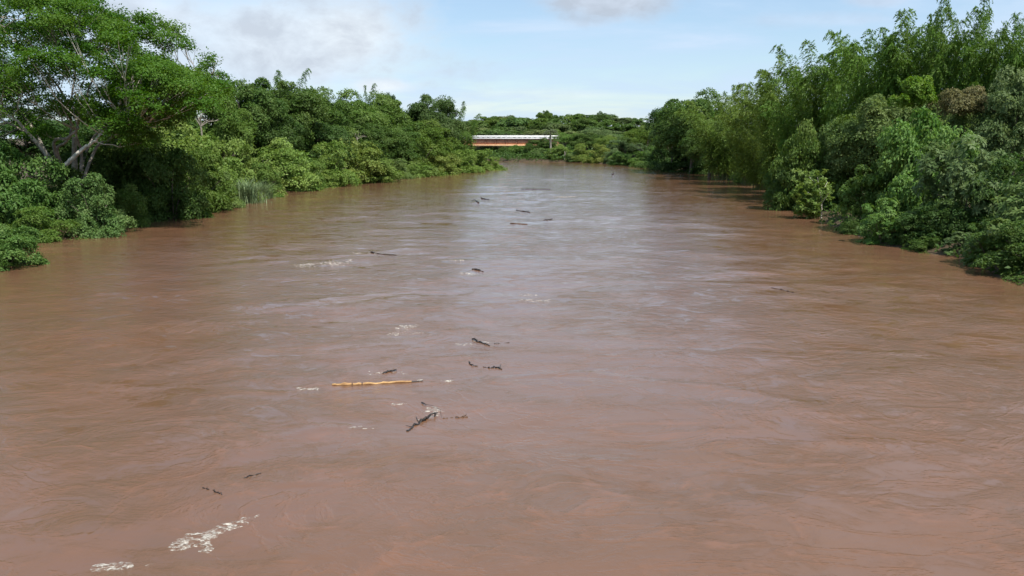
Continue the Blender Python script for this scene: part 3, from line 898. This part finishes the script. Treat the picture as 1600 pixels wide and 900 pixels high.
# ------------------------------------------------------------------ bare branches, reeds, sapling, palm-like tree
def bare_branches(px, py, Y, scale, seed, label):
    r = np.random.default_rng(seed)
    base = at_depth(px, py, Y); z = gz(base[0], base[1])
    g = Geo(); root = np.array([0, 0, z - base[2] - 0.2])
    g.tube([root, root * 0.5 + [0.2, 0, 0], [0, 0, 0]], [0.16, 0.13, 0.10], 6)
    for ax, az, ln in ((-0.25, 1, 1.3), (0.15, 1, 1.7), (0.55, 0.8, 1.5), (0.9, 0.55, 2.0), (-0.5, 0.9, 0.9)):
        t = np.linspace(0, 1, 7)[:, None]
        d = np.array([ax, r.uniform(-0.3, 0.3), az]) * ln * scale
        p = t * d + r.normal(0, 0.05, (7, 3)) * t + np.array([0.3, 0, -0.5]) * scale * t ** 3 * (ax > 0.4)
        g.tube(p, 0.085 * scale * (1 - 0.75 * t[:, 0]), 5)
        for k in range(3):
            i = 3 + k; e = p[i] + np.array([r.uniform(-0.6, 0.6), r.uniform(-0.3, 0.3), r.uniform(0.0, 0.6)]) * scale
            g.tube([p[i], (p[i] + e) / 2 + 0.05, e], [0.035 * scale, 0.025 * scale, 0.01], 4)
    o = link('bare_tree', g.mesh('bare_tree', M_PALE, True), None, base)
    tag(o, label, 'dead tree')


bare_branches(314, 198, 111, 1.15, 1, 'bare whitish forked tree rising from the light bushes by the spreading tree')
bare_branches(558, 218, 166, 0.9, 2, 'small bare pale branch among the dark trees midway along the left bank')


def reeds(px, py, wpx, hpx, label, seed, col):
    r = np.random.default_rng(seed)
    c = on_water(px, py); m = c[1] / F
    g = Geo(); n = 420
    x = r.normal(0, 0.30, n) * wpx * m; y = r.normal(0.6, 0.6, n)
    h = hpx * m * r.uniform(0.55, 1.05, n) * np.exp(-(x / (wpx * m * 0.7)) ** 2)
    a = r.uniform(0, 6.28, n); lean = r.uniform(0.15, 1.1, n) * h
    e = np.stack([np.cos(a) * lean, np.sin(a) * lean, h], 1)
    b = np.stack([x, y, np.full(n, -0.1)], 1)
    mid = b + e * np.array([0.3, 0.3, 0.68]); tip = b + e * np.array([1, 1, 0.95])
    wv = np.stack([-np.sin(a), np.cos(a), 0 * a], 1) * 0.045
    v = np.stack([b - wv, b + wv, mid + wv * 0.9, mid - wv * 0.9, tip + wv * 0.15, tip - wv * 0.15], 1)
    o = np.arange(n)[:, None] * 6
    f = np.concatenate([o + np.array([0, 1, 2, 3]), o + np.array([3, 2, 4, 5])])
    t = r.uniform(0.2, 0.9, n)
    g.add(v.reshape(-1, 3), f, np.concatenate([t, t]))
    tag(link('reed_tuft', g.mesh('reed_tuft', M_BLADE), None, (c[0], c[1], gz(c[0], c[1])), col), label, 'reeds', 'reed tufts on the left bank')


reeds(384, 318, 40, 44, 'pale grey-green reed tuft at the water on the left bank, the larger one', 1, (0.17, 0.25, 0.12))
reeds(408, 311, 22, 30, 'smaller pale reed tuft just right of the larger one', 2, (0.16, 0.24, 0.11))


def sapling():
    r = np.random.default_rng(31)
    b = on_water(1283, 342); Y = b[1]
    base = np.array([b[0], b[1], -0.25])
    root = bpy.data.objects.new('pale_sapling', None); COL.objects.link(root); root.location = base
    tag(root, 'small light green tree with thin white trunk standing in the right shallows', 'tree')

    def P(px, py, dy=0.0):
        return at_depth(px, py, Y + dy) - base
    g = Geo()
    paths = [[np.zeros(3), P(1284, 322), P(1282, 305), P(1279, 290), P(1277, 274)],
             [P(1284, 322), P(1274, 312, -.3), P(1266, 303, -.5), P(1258, 298, -.6)],
             [P(1282, 306), P(1289, 292, .3), P(1293, 284, .4)],
             [P(1279, 290), P(1270, 282, .2), P(1264, 276, .3)],
             [P(1284, 318), P(1292, 306, -.5), P(1297, 298, -.7)]]
    for i, p in enumerate(paths):
        g.tube(p, np.linspace(0.10 if i == 0 else 0.05, 0.02, len(p)), 6)
    link('trunk', g.mesh('trunk', M_WHITE_AND_SUNLIT_BARK, True), root)
    lg = Geo()
    k = 330
    px = r.normal(1270, 16, k); py = r.normal(301, 18, k)
    keep = (np.abs(px - 1269) < 33) & (py > 266) & (py < 338) & ~((py > 312) & (px > 1280))
    px, py = px[keep], py[keep]
    px = np.concatenate([px, r.uniform(1244, 1281, 110)]); py = np.concatenate([py, r.uniform(310, 337, 110)])
    C = np.array([P(a, c, r.normal(0.4, 0.8)) for a, c in zip(px, py)])
    N = unit(r.normal(0, 0.5, (len(C), 3)) + np.array([0, 0, 0.8]))
    rosette_leaves(lg, r, C, N, 11, 0.34, 0.16, np.clip(r.normal(0.55, 0.15, len(C)), 0.1, 0.95))
    link('crown', lg.mesh('crown', M_LEAF), root, color=(0.125, 0.215, 0.045))
    d = Geo()
    a, c = on_water(1286, 339), on_water(1301, 337)
    d.tube([[a[0], a[1], 0.02], [(a[0] + c[0]) / 2, a[1] + .1, 0.09], [c[0], c[1], 0.05]], [0.06, 0.085, 0.05], 7)
    tag(link('driftwood', d.mesh('driftwood', M_WHITE_AND_SUNLIT_BARK, True)), 'short pale driftwood log caught at the foot of the pale sapling', 'driftwood')


sapling()


def palm_like():
    r = np.random.default_rng(8)
    p = at_depth(860, 235, 312); z = gz(p[0], 312)
    root = bpy.data.objects.new('palm_tree', None); COL.objects.link(root); root.location = (p[0], 312, z)
    tag(root, 'pale-trunked palm-like tree in front of the right end of the bridge', 'tree')
    H = at_depth(860, 205, 312)[2] - z
    g = Geo(); g.tube([[0, 0, -0.3], [0.1, 0, H * 0.4], [-0.05, 0, H * 0.75], [0, 0, H]], [0.42, 0.36, 0.32, 0.28], 7)
    link('trunk', g.mesh('trunk', M_PALE, True), root)
    lg = Geo()
    for k in range(26):
        a = r.uniform(0, 6.28); ln = r.uniform(1.8, 3.0); up = r.uniform(-0.1, 1.0)
        s = np.linspace(0.1, 1, 12)
        d = np.array([math.cos(a), math.sin(a), 0])
        pos = np.array([0, 0, H]) + s[:, None] * d * ln + np.array([0, 0, 1.0]) * (up * s - 0.8 * s * s)[:, None] * ln
        for side in (-1, 1):
            sd_ = np.cross(d, [0, 0, 1.0]) * side
            ax = unit(np.tile(sd_ + d * 0.5, (12, 1)) + np.array([0, 0, -0.45]) + r.normal(0, 0.1, (12, 3)))
            lg.leaves(pos + ax * 0.3, ax, np.tile([0, 0, 1.0], (12, 1)) + r.normal(0, 0.3, (12, 3)), 0.75, 0.16, r.uniform(0.3, 0.8, 12))
    link('crown', lg.mesh('crown', M_BLADE), root, color=(0.12, 0.15, 0.075))


palm_like()


def pale_trunk(px, top, bot, Y, label):
    a, b = at_depth(px, bot, Y), at_depth(px, top, Y)
    g = Geo(); z = gz(a[0], Y)
    g.tube([[a[0], Y, z - 0.2], [a[0] + 0.1, Y, (z + b[2]) / 2], [b[0], Y, b[2]]], [0.16, 0.13, 0.09], 6)
    g.tube([[a[0] + 0.08, Y, (z + b[2]) / 2], [a[0] + 0.7, Y, b[2] + 0.2]], [0.08, 0.05], 5)
    tag(link('dead_trunk', g.mesh('dead_trunk', M_PALE, True)), label, 'dead tree')


pale_trunk(882, 236, 248, 299, 'short pale dead trunk among the low far-shore bushes')
pale_trunk(990, 247, 257, 253, 'pale forked stump at the water beside the bright far bush')


# two white birds on the right waterline
def bird(px, py, Y, face, label):
    p = at_depth(px, py, Y)
    g = Geo(); root = bpy.data.objects.new('white_bird', None); COL.objects.link(root); root.location = p
    root.rotation_euler = (0, 0, face)
    tag(root, label, 'bird', 'white birds on the right bank')
    t = np.linspace(0, 1, 9)
    body = np.stack([-0.36 + 0.62 * t, 0 * t, 0.05 + 0.16 * t], 1)
    neck = np.array([[0.26, 0, 0.21], [0.34, 0, 0.34], [0.30, 0, 0.46], [0.36, 0, 0.56], [0.44, 0, 0.58]])
    g.tube(np.vstack([body, neck]), np.concatenate([0.02 + 0.16 * np.sin(np.clip(t * 1.05, 0, 1) * math.pi) ** 0.8, [0.07, 0.05, 0.045, 0.055, 0.03]]), 10)
    link('body', g.mesh('body', M_WHITE, True), root)
    b = Geo(); b.tube([[0.44, 0, 0.58], [0.60, 0, 0.56]], [0.022, 0.004], 6)
    link('bill', b.mesh('bill', M_BILL), root)
    for sy in (-0.06, 0.06):
        l = Geo(); l.tube([[0, sy, 0.02], [0.05, sy, -0.18], [0, sy, -0.42]], [0.016, 0.012, 0.012], 5)
        link('leg', l.mesh('leg', M_WET), root)


M_WHITE = solid_mat('white_feathers', (0.74, 0.74, 0.70), (0.82, 0.82, 0.79), 5, 0.8)
M_BILL = solid_mat('yellow_bill', (0.5, 0.33, 0.05), (0.55, 0.4, 0.1), 5, 0.6)
bird(1139, 259, 176, 2.6, 'white bird perched low at the dark right waterline, left of two')
bird(1143.5, 257.5, 176.6, 0.4, 'white bird perched low at the dark right waterline, right of two')

# ------------------------------------------------------------------ low ground cover on both banks
def undergrowth():
    r = np.random.default_rng(91); g = Geo()
    Pn = np.column_stack([r.uniform(-75, 75, 52000), r.uniform(25, 330, 52000)])
    d = river_distance(Pn)
    keep = (d > 0.1) & (d < 34) & (r.random(len(Pn)) < np.where((Pn[:, 1] < 130) & (d < 16), 1.0, 0.45)); Pn = Pn[keep]
    Pf = np.column_stack([r.uniform(-60, 90, 9000), r.uniform(290, 460, 9000)])
    df = river_distance(Pf); Pf = Pf[(df > 0.3) & (df < 80)]
    Cf = np.column_stack([Pf, ground_z(Pf) + r.uniform(0.2, 1.8, len(Pf))])
    clump_leaves(g, r, Cf, unit(r.normal(0, 0.4, (len(Cf), 3)) + np.array([0, -0.3, 1.0])), 1.0, 8, 0.8, 0.45, np.clip(r.normal(0.4, 0.15, len(Cf)), 0.05, 0.95), flat=0.8)
    Po = np.column_stack([r.uniform(-95, 95, 60000), r.uniform(12, 120, 60000)])
    do = river_distance(Po); Po = Po[(do > 0.6) & (do < 45) & (np.abs(Po[:, 0]) > 0.60 * Po[:, 1] + 3.0)]; do = river_distance(Po)
    hm = np.clip(0.5 + 0.22 * do, 0.5, 3.4) * (0.75 + 0.45 * vnoise(Po[:, 0], Po[:, 1], 44, 0.7))       # shoulder-high scrub further along both banks
    Co = np.column_stack([Po, ground_z(Po) + np.clip(hm, 0.2, 5) * r.uniform(0.55, 1.0, len(Po))])[:14000]
    clump_leaves(g, r, Co, unit(r.normal(0, 0.5, (len(Co), 3)) + np.array([0, 0, 1.0])), 0.6, 9, 0.34, 0.19, np.clip(r.normal(0.5, 0.15, len(Co)), 0.05, 0.95), flat=0.8)
    C = np.column_stack([Pn, ground_z(Pn) + r.uniform(0.1, 0.55, len(Pn))])
    N = unit(r.normal(0, 0.35, (len(C), 3)) + np.array([0, 0, 1.0]))
    clump_leaves(g, r, C, N, 0.55, 9, 0.36, 0.20, np.clip(r.normal(0.5, 0.15, len(C)), 0.05, 0.95), flat=0.8)
    tag(link('undergrowth', g.mesh('undergrowth', M_LEAF), None, None, (0.065, 0.135, 0.03)), 'low leafy ground cover on the river banks', 'ground cover', kind='stuff')


undergrowth()

# ------------------------------------------------------------------ bridge
M_CONC = solid_mat('white_concrete', (0.74, 0.73, 0.72), (0.86, 0.85, 0.84), 0.6, 0.85)
M_DECK = solid_mat('grey_concrete', (0.20, 0.19, 0.18), (0.32, 0.30, 0.28), 0.6, 0.9)
M_RUST = solid_mat('rusty_steel', (0.44, 0.20, 0.12), (0.62, 0.33, 0.21), 0.8, 0.75, 0, (1, 1, 0.4))
M_FLANGE = solid_mat('ochre_steel', (0.60, 0.33, 0.17), (0.74, 0.50, 0.28), 0.9, 0.75)


def bridge():
    Y = 340.0
    m = Y / F * 1.0
    x0, x1 = (694 - 800) * m, (872 - 800) * m
    zt, zd, zb = (at_depth(800, py, Y)[2] for py in (211.8, 217.6, 228.0))
    root = bpy.data.objects.new('road_bridge', None); COL.objects.link(root); root.location = (0, Y, 0)
    tag(root, 'far road bridge with white concrete parapet and rusty orange steel girder', 'bridge')

    def part(name, mat, boxes, label=None):
        g = Geo()
        for c, s in boxes:
            g.box(c, s)
        o = link(name, g.mesh(name, mat), root)
        if label:
            o['label'] = label
        return o
    L = x1 - x0; xm = (x0 + x1) / 2
    part('deck', M_DECK, [((xm, 4.5, zd + 0.14), (L, 9.6, 0.30))])
    for yy_, nm in ((0.0, 'near'), (9.0, 'far')):
        part('parapet_rail', M_CONC, [((xm, yy_, zt - 0.36), (L, 0.34, 0.72))])
        part('parapet_kerb', M_CONC, [((xm, yy_, zd + 0.28 + 0.12), (L, 0.40, 0.26))])
    n = int(L / 1.95); sp = L / n
    hz = (zd + 0.53 + zt - 0.72) / 2; hh = (zt - 0.72) - (zd + 0.53) + 0.01
    pm = None
    for yy_ in (0.0, 9.0):
        for k in range(n + 1):
            if pm is None:
                g = Geo(); g.box((0, 0, 0), (0.85, 0.30, hh)); pm = g.mesh('parapet_post', M_CONC)
            link('parapet_post', pm, root, (x0 + k * sp, yy_, hz))
    gt, gb = zd - 0.02, zb
    ns = 11; pw = L / ns
    pp = Geo(); pp.box((0, 0, 0), (pw - 0.03, 0.06, gt - gb - 0.5)); pmesh = pp.mesh('girder_panel', M_RUST)
    sp_ = Geo(); sp_.box((0, 0, 0), (0.22, 0.34, gt - gb - 0.30)); smesh = sp_.mesh('stiffener', M_RUST)
    for yy_ in (0.5, 8.5):
        for k in range(ns):
            link('girder_panel', pmesh, root, (x0 + (k + 0.5) * pw, yy_, (gt + gb) / 2 + 0.10))
            link('stiffener', smesh, root, (x0 + k * pw, yy_ - 0.05, (gt + gb) / 2 + 0.10))
        part('bottom_flange', M_FLANGE, [((xm, yy_ - 0.10, gb + 0.20), (L, 0.75, 0.62))])
        part('top_flange', M_RUST, [((xm, yy_ - 0.02, gt - 0.07), (L, 0.55, 0.12))])
    for xx in (x0 + 2.2, x1 - 2.2):
        z = gz(xx, Y)
        part('pier', M_DECK, [((xx, 4.5, (gb - 0.16 + min(z, -1.0)) / 2), (1.8, 8.6, gb - 0.16 - min(z, -1.0)))])
    bars = [((xm, 9.0, zt + 0.55), (L, 0.09, 0.12)), ((xm, 9.0, zt + 0.28), (L, 0.07, 0.07))]
    bars += [((x0 + 0.3 + k * 2.4, 9.0, zt + 0.25), (0.09, 0.09, 0.5)) for k in range(int(L / 2.4))]
    part('dark_bars', M_WET, bars)  # dark line above the far parapet, drawn as bars and posts


bridge()


# ------------------------------------------------------------------ floating wood
FLW = 'sticks and branches adrift on the river'


def drift(name, pts, rads, mat, label, cat='branch', lift=0.03, sides=7, wob=0.02, group=FLW):
    """pts: picture points on the water with an extra height"""
    r = np.random.default_rng(int(abs(pts[0][0] * 13 + pts[0][1] * 7)))
    W = []
    for p in pts:
        q = on_water(p[0], p[1]); W.append([q[0], q[1], wz(q[0], q[1]) + lift * 0.4 + 0.5 * (p[2] if len(p) > 2 else 0)])
    W = np.array(W); k = len(W)
    s = np.linspace(0, k - 1, (k - 1) * 5 + 1)
    D = np.stack([np.interp(s, np.arange(k), W[:, i]) for i in range(3)], 1)
    R = np.interp(s, np.arange(k), rads) * r.uniform(0.7, 1.1, len(s)) * 0.72
    D[1:-1] += r.normal(0, wob, (len(s) - 2, 3))
    g = Geo(); o0 = D.mean(0)
    g.tube(D - o0, R, sides)
    o = link(name, g.mesh(name, mat, True), None, o0)
    return tag(o, label, cat, group), o0, D


def twigs(root, o0, segs, mat, name='twig'):
    for pts, r0 in segs:
        W = []
        for p in pts:
            q = on_water(p[0], p[1]); W.append([q[0], q[1], wz(q[0], q[1]) + 0.01 + 0.25 * (p[2] if len(p) > 2 else 0)])
        g = Geo(); g.tube(np.array(W) - o0, np.linspace(r0 * 0.62, r0 * 0.25, len(W)), 5)
        link(name, g.mesh(name, mat, True), root)


o, o0, D = drift('peeled_log', [(519, 601), (540, 601), (566, 600.5), (600, 599.5), (643, 597.5)], [0.05, 0.075, 0.055, 0.06, 0.05], M_LOG,
                 'long yellow-orange peeled log floating in the middle of the river', 'log', 0.05, wob=0.012)
twigs(o, o0, [([(642, 597.5), (652, 597), (661, 596, 0.03)], 0.05)], M_WET, 'broken_end')
knot = Geo()
for f in (7, 10):
    knot.tube([D[f] - o0 + [-0.02, 0, 0], D[f] - o0 + [0.02, 0, 0]], 0.053, 7)
link('knot', knot.mesh('knot', M_TWIG), o)

o, o0, D = drift('floating_branch', [(636, 674), (648, 664), (662, 657, 0.05), (672, 652, 0.08), (684, 647.5, 0.12)], [0.05, 0.055, 0.07, 0.05, 0.03], M_WET,
                 'dark forked branch adrift just right of and nearer than the yellow log', wob=0.03)
twigs(o, o0, [([(659, 630, 0.05), (663, 632, 0.1), (666, 634, 0.1)], 0.035), ([(664, 633, 0.1), (676, 635, 0.1), (688, 641, 0.1), (690, 652, 0.0)], 0.010),
              ([(645, 667), (634, 665, 0.04)], 0.02), ([(655, 661), (650, 651, 0.06)], 0.02)], M_WET)
o, o0, D = drift('floating_twig', [(692, 653), (704, 652), (718, 652), (731, 651)], [0.02, 0.03, 0.03, 0.02], M_TWIG, 'brown twig with a raised tip, right of the dark forked branch')
twigs(o, o0, [([(723, 651), (728, 649, 0.06), (729, 647, 0.10)], 0.022)], M_TWIG)
drift('floating_branch', [(738, 530.5, 0.05), (750, 535, 0.04), (765, 541)], [0.045, 0.05, 0.03], M_WET, 'straight black stick pointing out of foam, right of and beyond the yellow log')
drift('floating_twig', [(772, 538), (796, 536)], [0.015, 0.02], M_WET, 'thin twig at the far right of the straight black stick')
o, o0, D = drift('floating_twig', [(733, 567, 0.05), (737, 571), (746, 572)], [0.035, 0.03, 0.02], M_WET, 'small hooked black twig right of the yellow log')
o, o0, D = drift('floating_twig', [(755, 573), (765, 575), (774, 574), (784, 577)], [0.025, 0.04, 0.035, 0.03], M_WET, 'knotty dark twig right of the small hooked black twig')
twigs(o, o0, [([(781, 575), (782, 570, 0.08)], 0.025), ([(768, 575), (772, 572, 0.06)], 0.02)], M_WET)
drift('floating_branch', [(598, 584), (608, 581, 0.02), (620, 579.5, 0.04)], [0.03, 0.055, 0.03], M_WET, 'short dark stick with foam, just beyond the yellow log')
drift('floating_branch', [(580, 395, 0.05), (590, 397), (620, 399)], [0.11, 0.06, 0.03], M_WET, 'black stick with a thick end beside the farther foam on the left half')
drift('floating_branch', [(738, 421), (746, 422, 0.05), (755, 424)], [0.08, 0.09, 0.06], M_WET, 'short black log near foam in the middle distance')
drift('floating_twig', [(317, 763), (327, 766)], [0.018, 0.014], M_WET, 'thin dark twig near the bottom left, left of its pair')
drift('floating_twig', [(333, 767), (340, 770.5), (347, 775)], [0.012, 0.016, 0.012], M_WET, 'thin dark twig near the bottom left, right of its pair')
drift('floating_twig', [(381, 749), (392, 745), (408, 740)], [0.012, 0.018, 0.02], M_WET, 'lone thin twig above the bottom left pair of twigs')
drift('floating_twig', [(1205, 450), (1220, 453), (1240, 459)], [0.02, 0.03, 0.03], M_WET, 'long thin twig floating on the right half of the river')
drift('floating_branch', [(797, 349.5), (808, 350), (824, 350.5)], [0.06, 0.10, 0.08], M_TWIG, 'reddish brown floating stick in the distant middle of the river')
o, o0, D = drift('floating_branch', [(807, 328), (816, 330), (828, 332)], [0.08, 0.10, 0.08], M_WET, 'distant knotted dark branch beyond the reddish brown stick')
twigs(o, o0, [([(820, 331), (826, 329, 0.3)], 0.06)], M_WET)
drift('floating_branch', [(737, 315, 0.15), (742, 314, 0.25), (748, 317)], [0.06, 0.08, 0.12], M_WET, 'distant curved black branch, leftmost of the far driftwood')
drift('floating_branch', [(752, 310, 0.1), (757, 311), (764, 312)], [0.10, 0.14, 0.10], M_WET, 'distant dark chunk right of the curved black branch')
drift('floating_branch', [(815, 295.3), (833, 295.5), (838, 295.5), (860, 295.5)], [0.08, 0.12, 0.16, 0.08], M_WET, 'farthest long dark stick lying across the river')
drift('floating_branch', [(849, 344), (855, 344, 0.1), (863, 342.5, 0.1)], [0.05, 0.07, 0.05], M_WET, 'small crooked stick right of the reddish brown stick')
drift('floating_chunk', [(956.5, 272.5), (959, 272.2, 0.3)], [0.22, 0.18], M_WET, 'small black chunk floating alone near the far right bank')


# ------------------------------------------------------------------ foam
def foam(px, py, wpx, hpx, label, seed, thr=0.10, ang=0.0, res=0.026, pts=None):
    """a raised lacy sheet of scum; pts = picture points of a bent streak"""
    c = on_water(px, py)
    if pts is None:
        ca = math.cos(ang)
        pts = [(px - wpx / 2, py + wpx / 2 * math.tan(ang) * 0.5), (px, py), (px + wpx / 2, py - wpx / 2 * math.tan(ang) * 0.5)]
    sp = np.array([on_water(*p) for p in pts])
    half = max(0.06, 0.5 * abs(on_water(px, py - hpx / 2)[1] - on_water(px, py + hpx / 2)[1]))
    lo, hi = sp.min(0) - half, sp.max(0) + half
    res = max(res, c[1] * 0.0008)
    X, Y = np.meshgrid(np.arange(lo[0], hi[0], res), np.arange(lo[1], hi[1], res))
    P = np.stack([X.ravel(), Y.ravel()], 1)
    d = np.full(len(P), 1e9)
    for a, b in zip(sp[:-1], sp[1:]):
        e = b - a; t = np.clip(((P - a) @ e) / (e @ e), 0, 1)
        d = np.minimum(d, np.linalg.norm(P - a - t[:, None] * e, axis=1))
    fq = 1.0 / max(1.0, c[1] / 45.0)
    n1 = vnoise(P[:, 0] * 0.6, P[:, 1], seed, 9.0 * fq); n2 = vnoise(P[:, 0] * 0.6, P[:, 1], seed + 1, 24.0 * fq)
    n3 = vnoise(P[:, 0], P[:, 1], seed + 2, 3.0 * fq)
    lace = 1 - 2.0 * np.abs(0.7 * n1 + 0.3 * n2)
    m = 0.75 * lace + 0.8 * (1 - (d / half) ** 2) + 0.45 * n3 + 0.35 * n2 - 0.90 - thr - (0.15 if py < 640 else 0)
    M = m.reshape(X.shape)
    Z = np.clip(M, -0.5, 1.0) * 0.04
    z = water_z(P).reshape(X.shape) + np.minimum(Z, 0.02) + 0.003
    ny, nx = X.shape
    on = M > 0
    q = on[:-1, :-1] | on[1:, :-1] | on[:-1, 1:] | on[1:, 1:]
    ii, jj = np.nonzero(q)
    if not len(ii):
        return None
    i0 = ii * nx + jj
    f = np.stack([i0, i0 + 1, i0 + nx + 1, i0 + nx], 1)
    u, inv = np.unique(f, return_inverse=True)
    V = np.column_stack([P, z.ravel()])[u]
    o0 = V.mean(0)
    g = Geo(); g.add(V - o0, inv.reshape(f.shape))
    o = link('foam_patch', g.mesh('foam_patch', M_FOAM, True), None, o0)
    return tag(o, label, 'foam', 'patches of foam on the river')


foam(320, 838, 90, 16, 'branching cream foam streak near the bottom left', 1, -0.05, pts=[(280, 855), (290, 842), (315, 838), (340, 830), (366, 820)], res=0.02)
foam(322, 845, 20, 16, 'small foam arm hanging below the branching cream streak', 2, -0.05, pts=[(325, 838), (320, 850), (316, 860)], res=0.02)
foam(176, 884, 36, 16, 'rounded foam patch in the bottom left corner', 3, -0.2, res=0.02)
foam(222, 883, 46, 8, 'thin foam strip right of the rounded bottom left patch', 4, 0.2, res=0.02)
foam(388, 812, 12, 12, 'tiny foam flecks right of the branching cream streak', 5, 0.35, 0.9, res=0.02)
foam(510, 412, 46, 9, 'pale ring of foam on the left half in the middle distance', 6, 0.2, 0.25)
foam(570, 396, 26, 4, 'foam strip touching the black stick with thick end', 7, 0.2)
foam(703, 407, 24, 4, 'small foam strip in the central middle distance', 8, 0.25)
foam(748, 427, 34, 6, 'foam flecks beside the short black log', 9, 0.4)
foam(630, 515, 26, 11, 'slanting white foam streak beyond the yellow log', 10, 0.3, pts=[(616, 522), (630, 516), (642, 509)])
foam(660, 520, 36, 6, 'broken foam strip right of the slanting white streak', 11, 0.35)
foam(738, 535, 30, 12, 'foam gathered round the straight black stick', 12, 0.35)
foam(600, 583, 52, 8, 'foam round the short dark stick beyond the yellow log', 13, 0.35)
foam(480, 607, 18, 7, 'small white foam patch left of the yellow log', 14, 0.1)
foam(678, 595, 36, 7, 'white foam strip off the right end of the yellow log', 15, 0.25)
foam(620, 632, 24, 5, 'short bright foam strip below the yellow log', 16, 0.2)
foam(655, 645, 36, 24, 'lacy foam caught in the dark forked branch', 17, 0.5)
foam(816, 461, 24, 6, 'foam flecks in the middle of the river right of centre', 18, 0.45)
foam(835, 470, 40, 8, 'sparse foam line beyond the middle river flecks', 19, 0.5)
foam(885, 307, 8, 3, 'tiny distant white foam dot near the far bend', 20, 0.0)
foam(560, 668, 40, 6, 'thin foam flecks left of the dark forked branch', 21, 0.5)
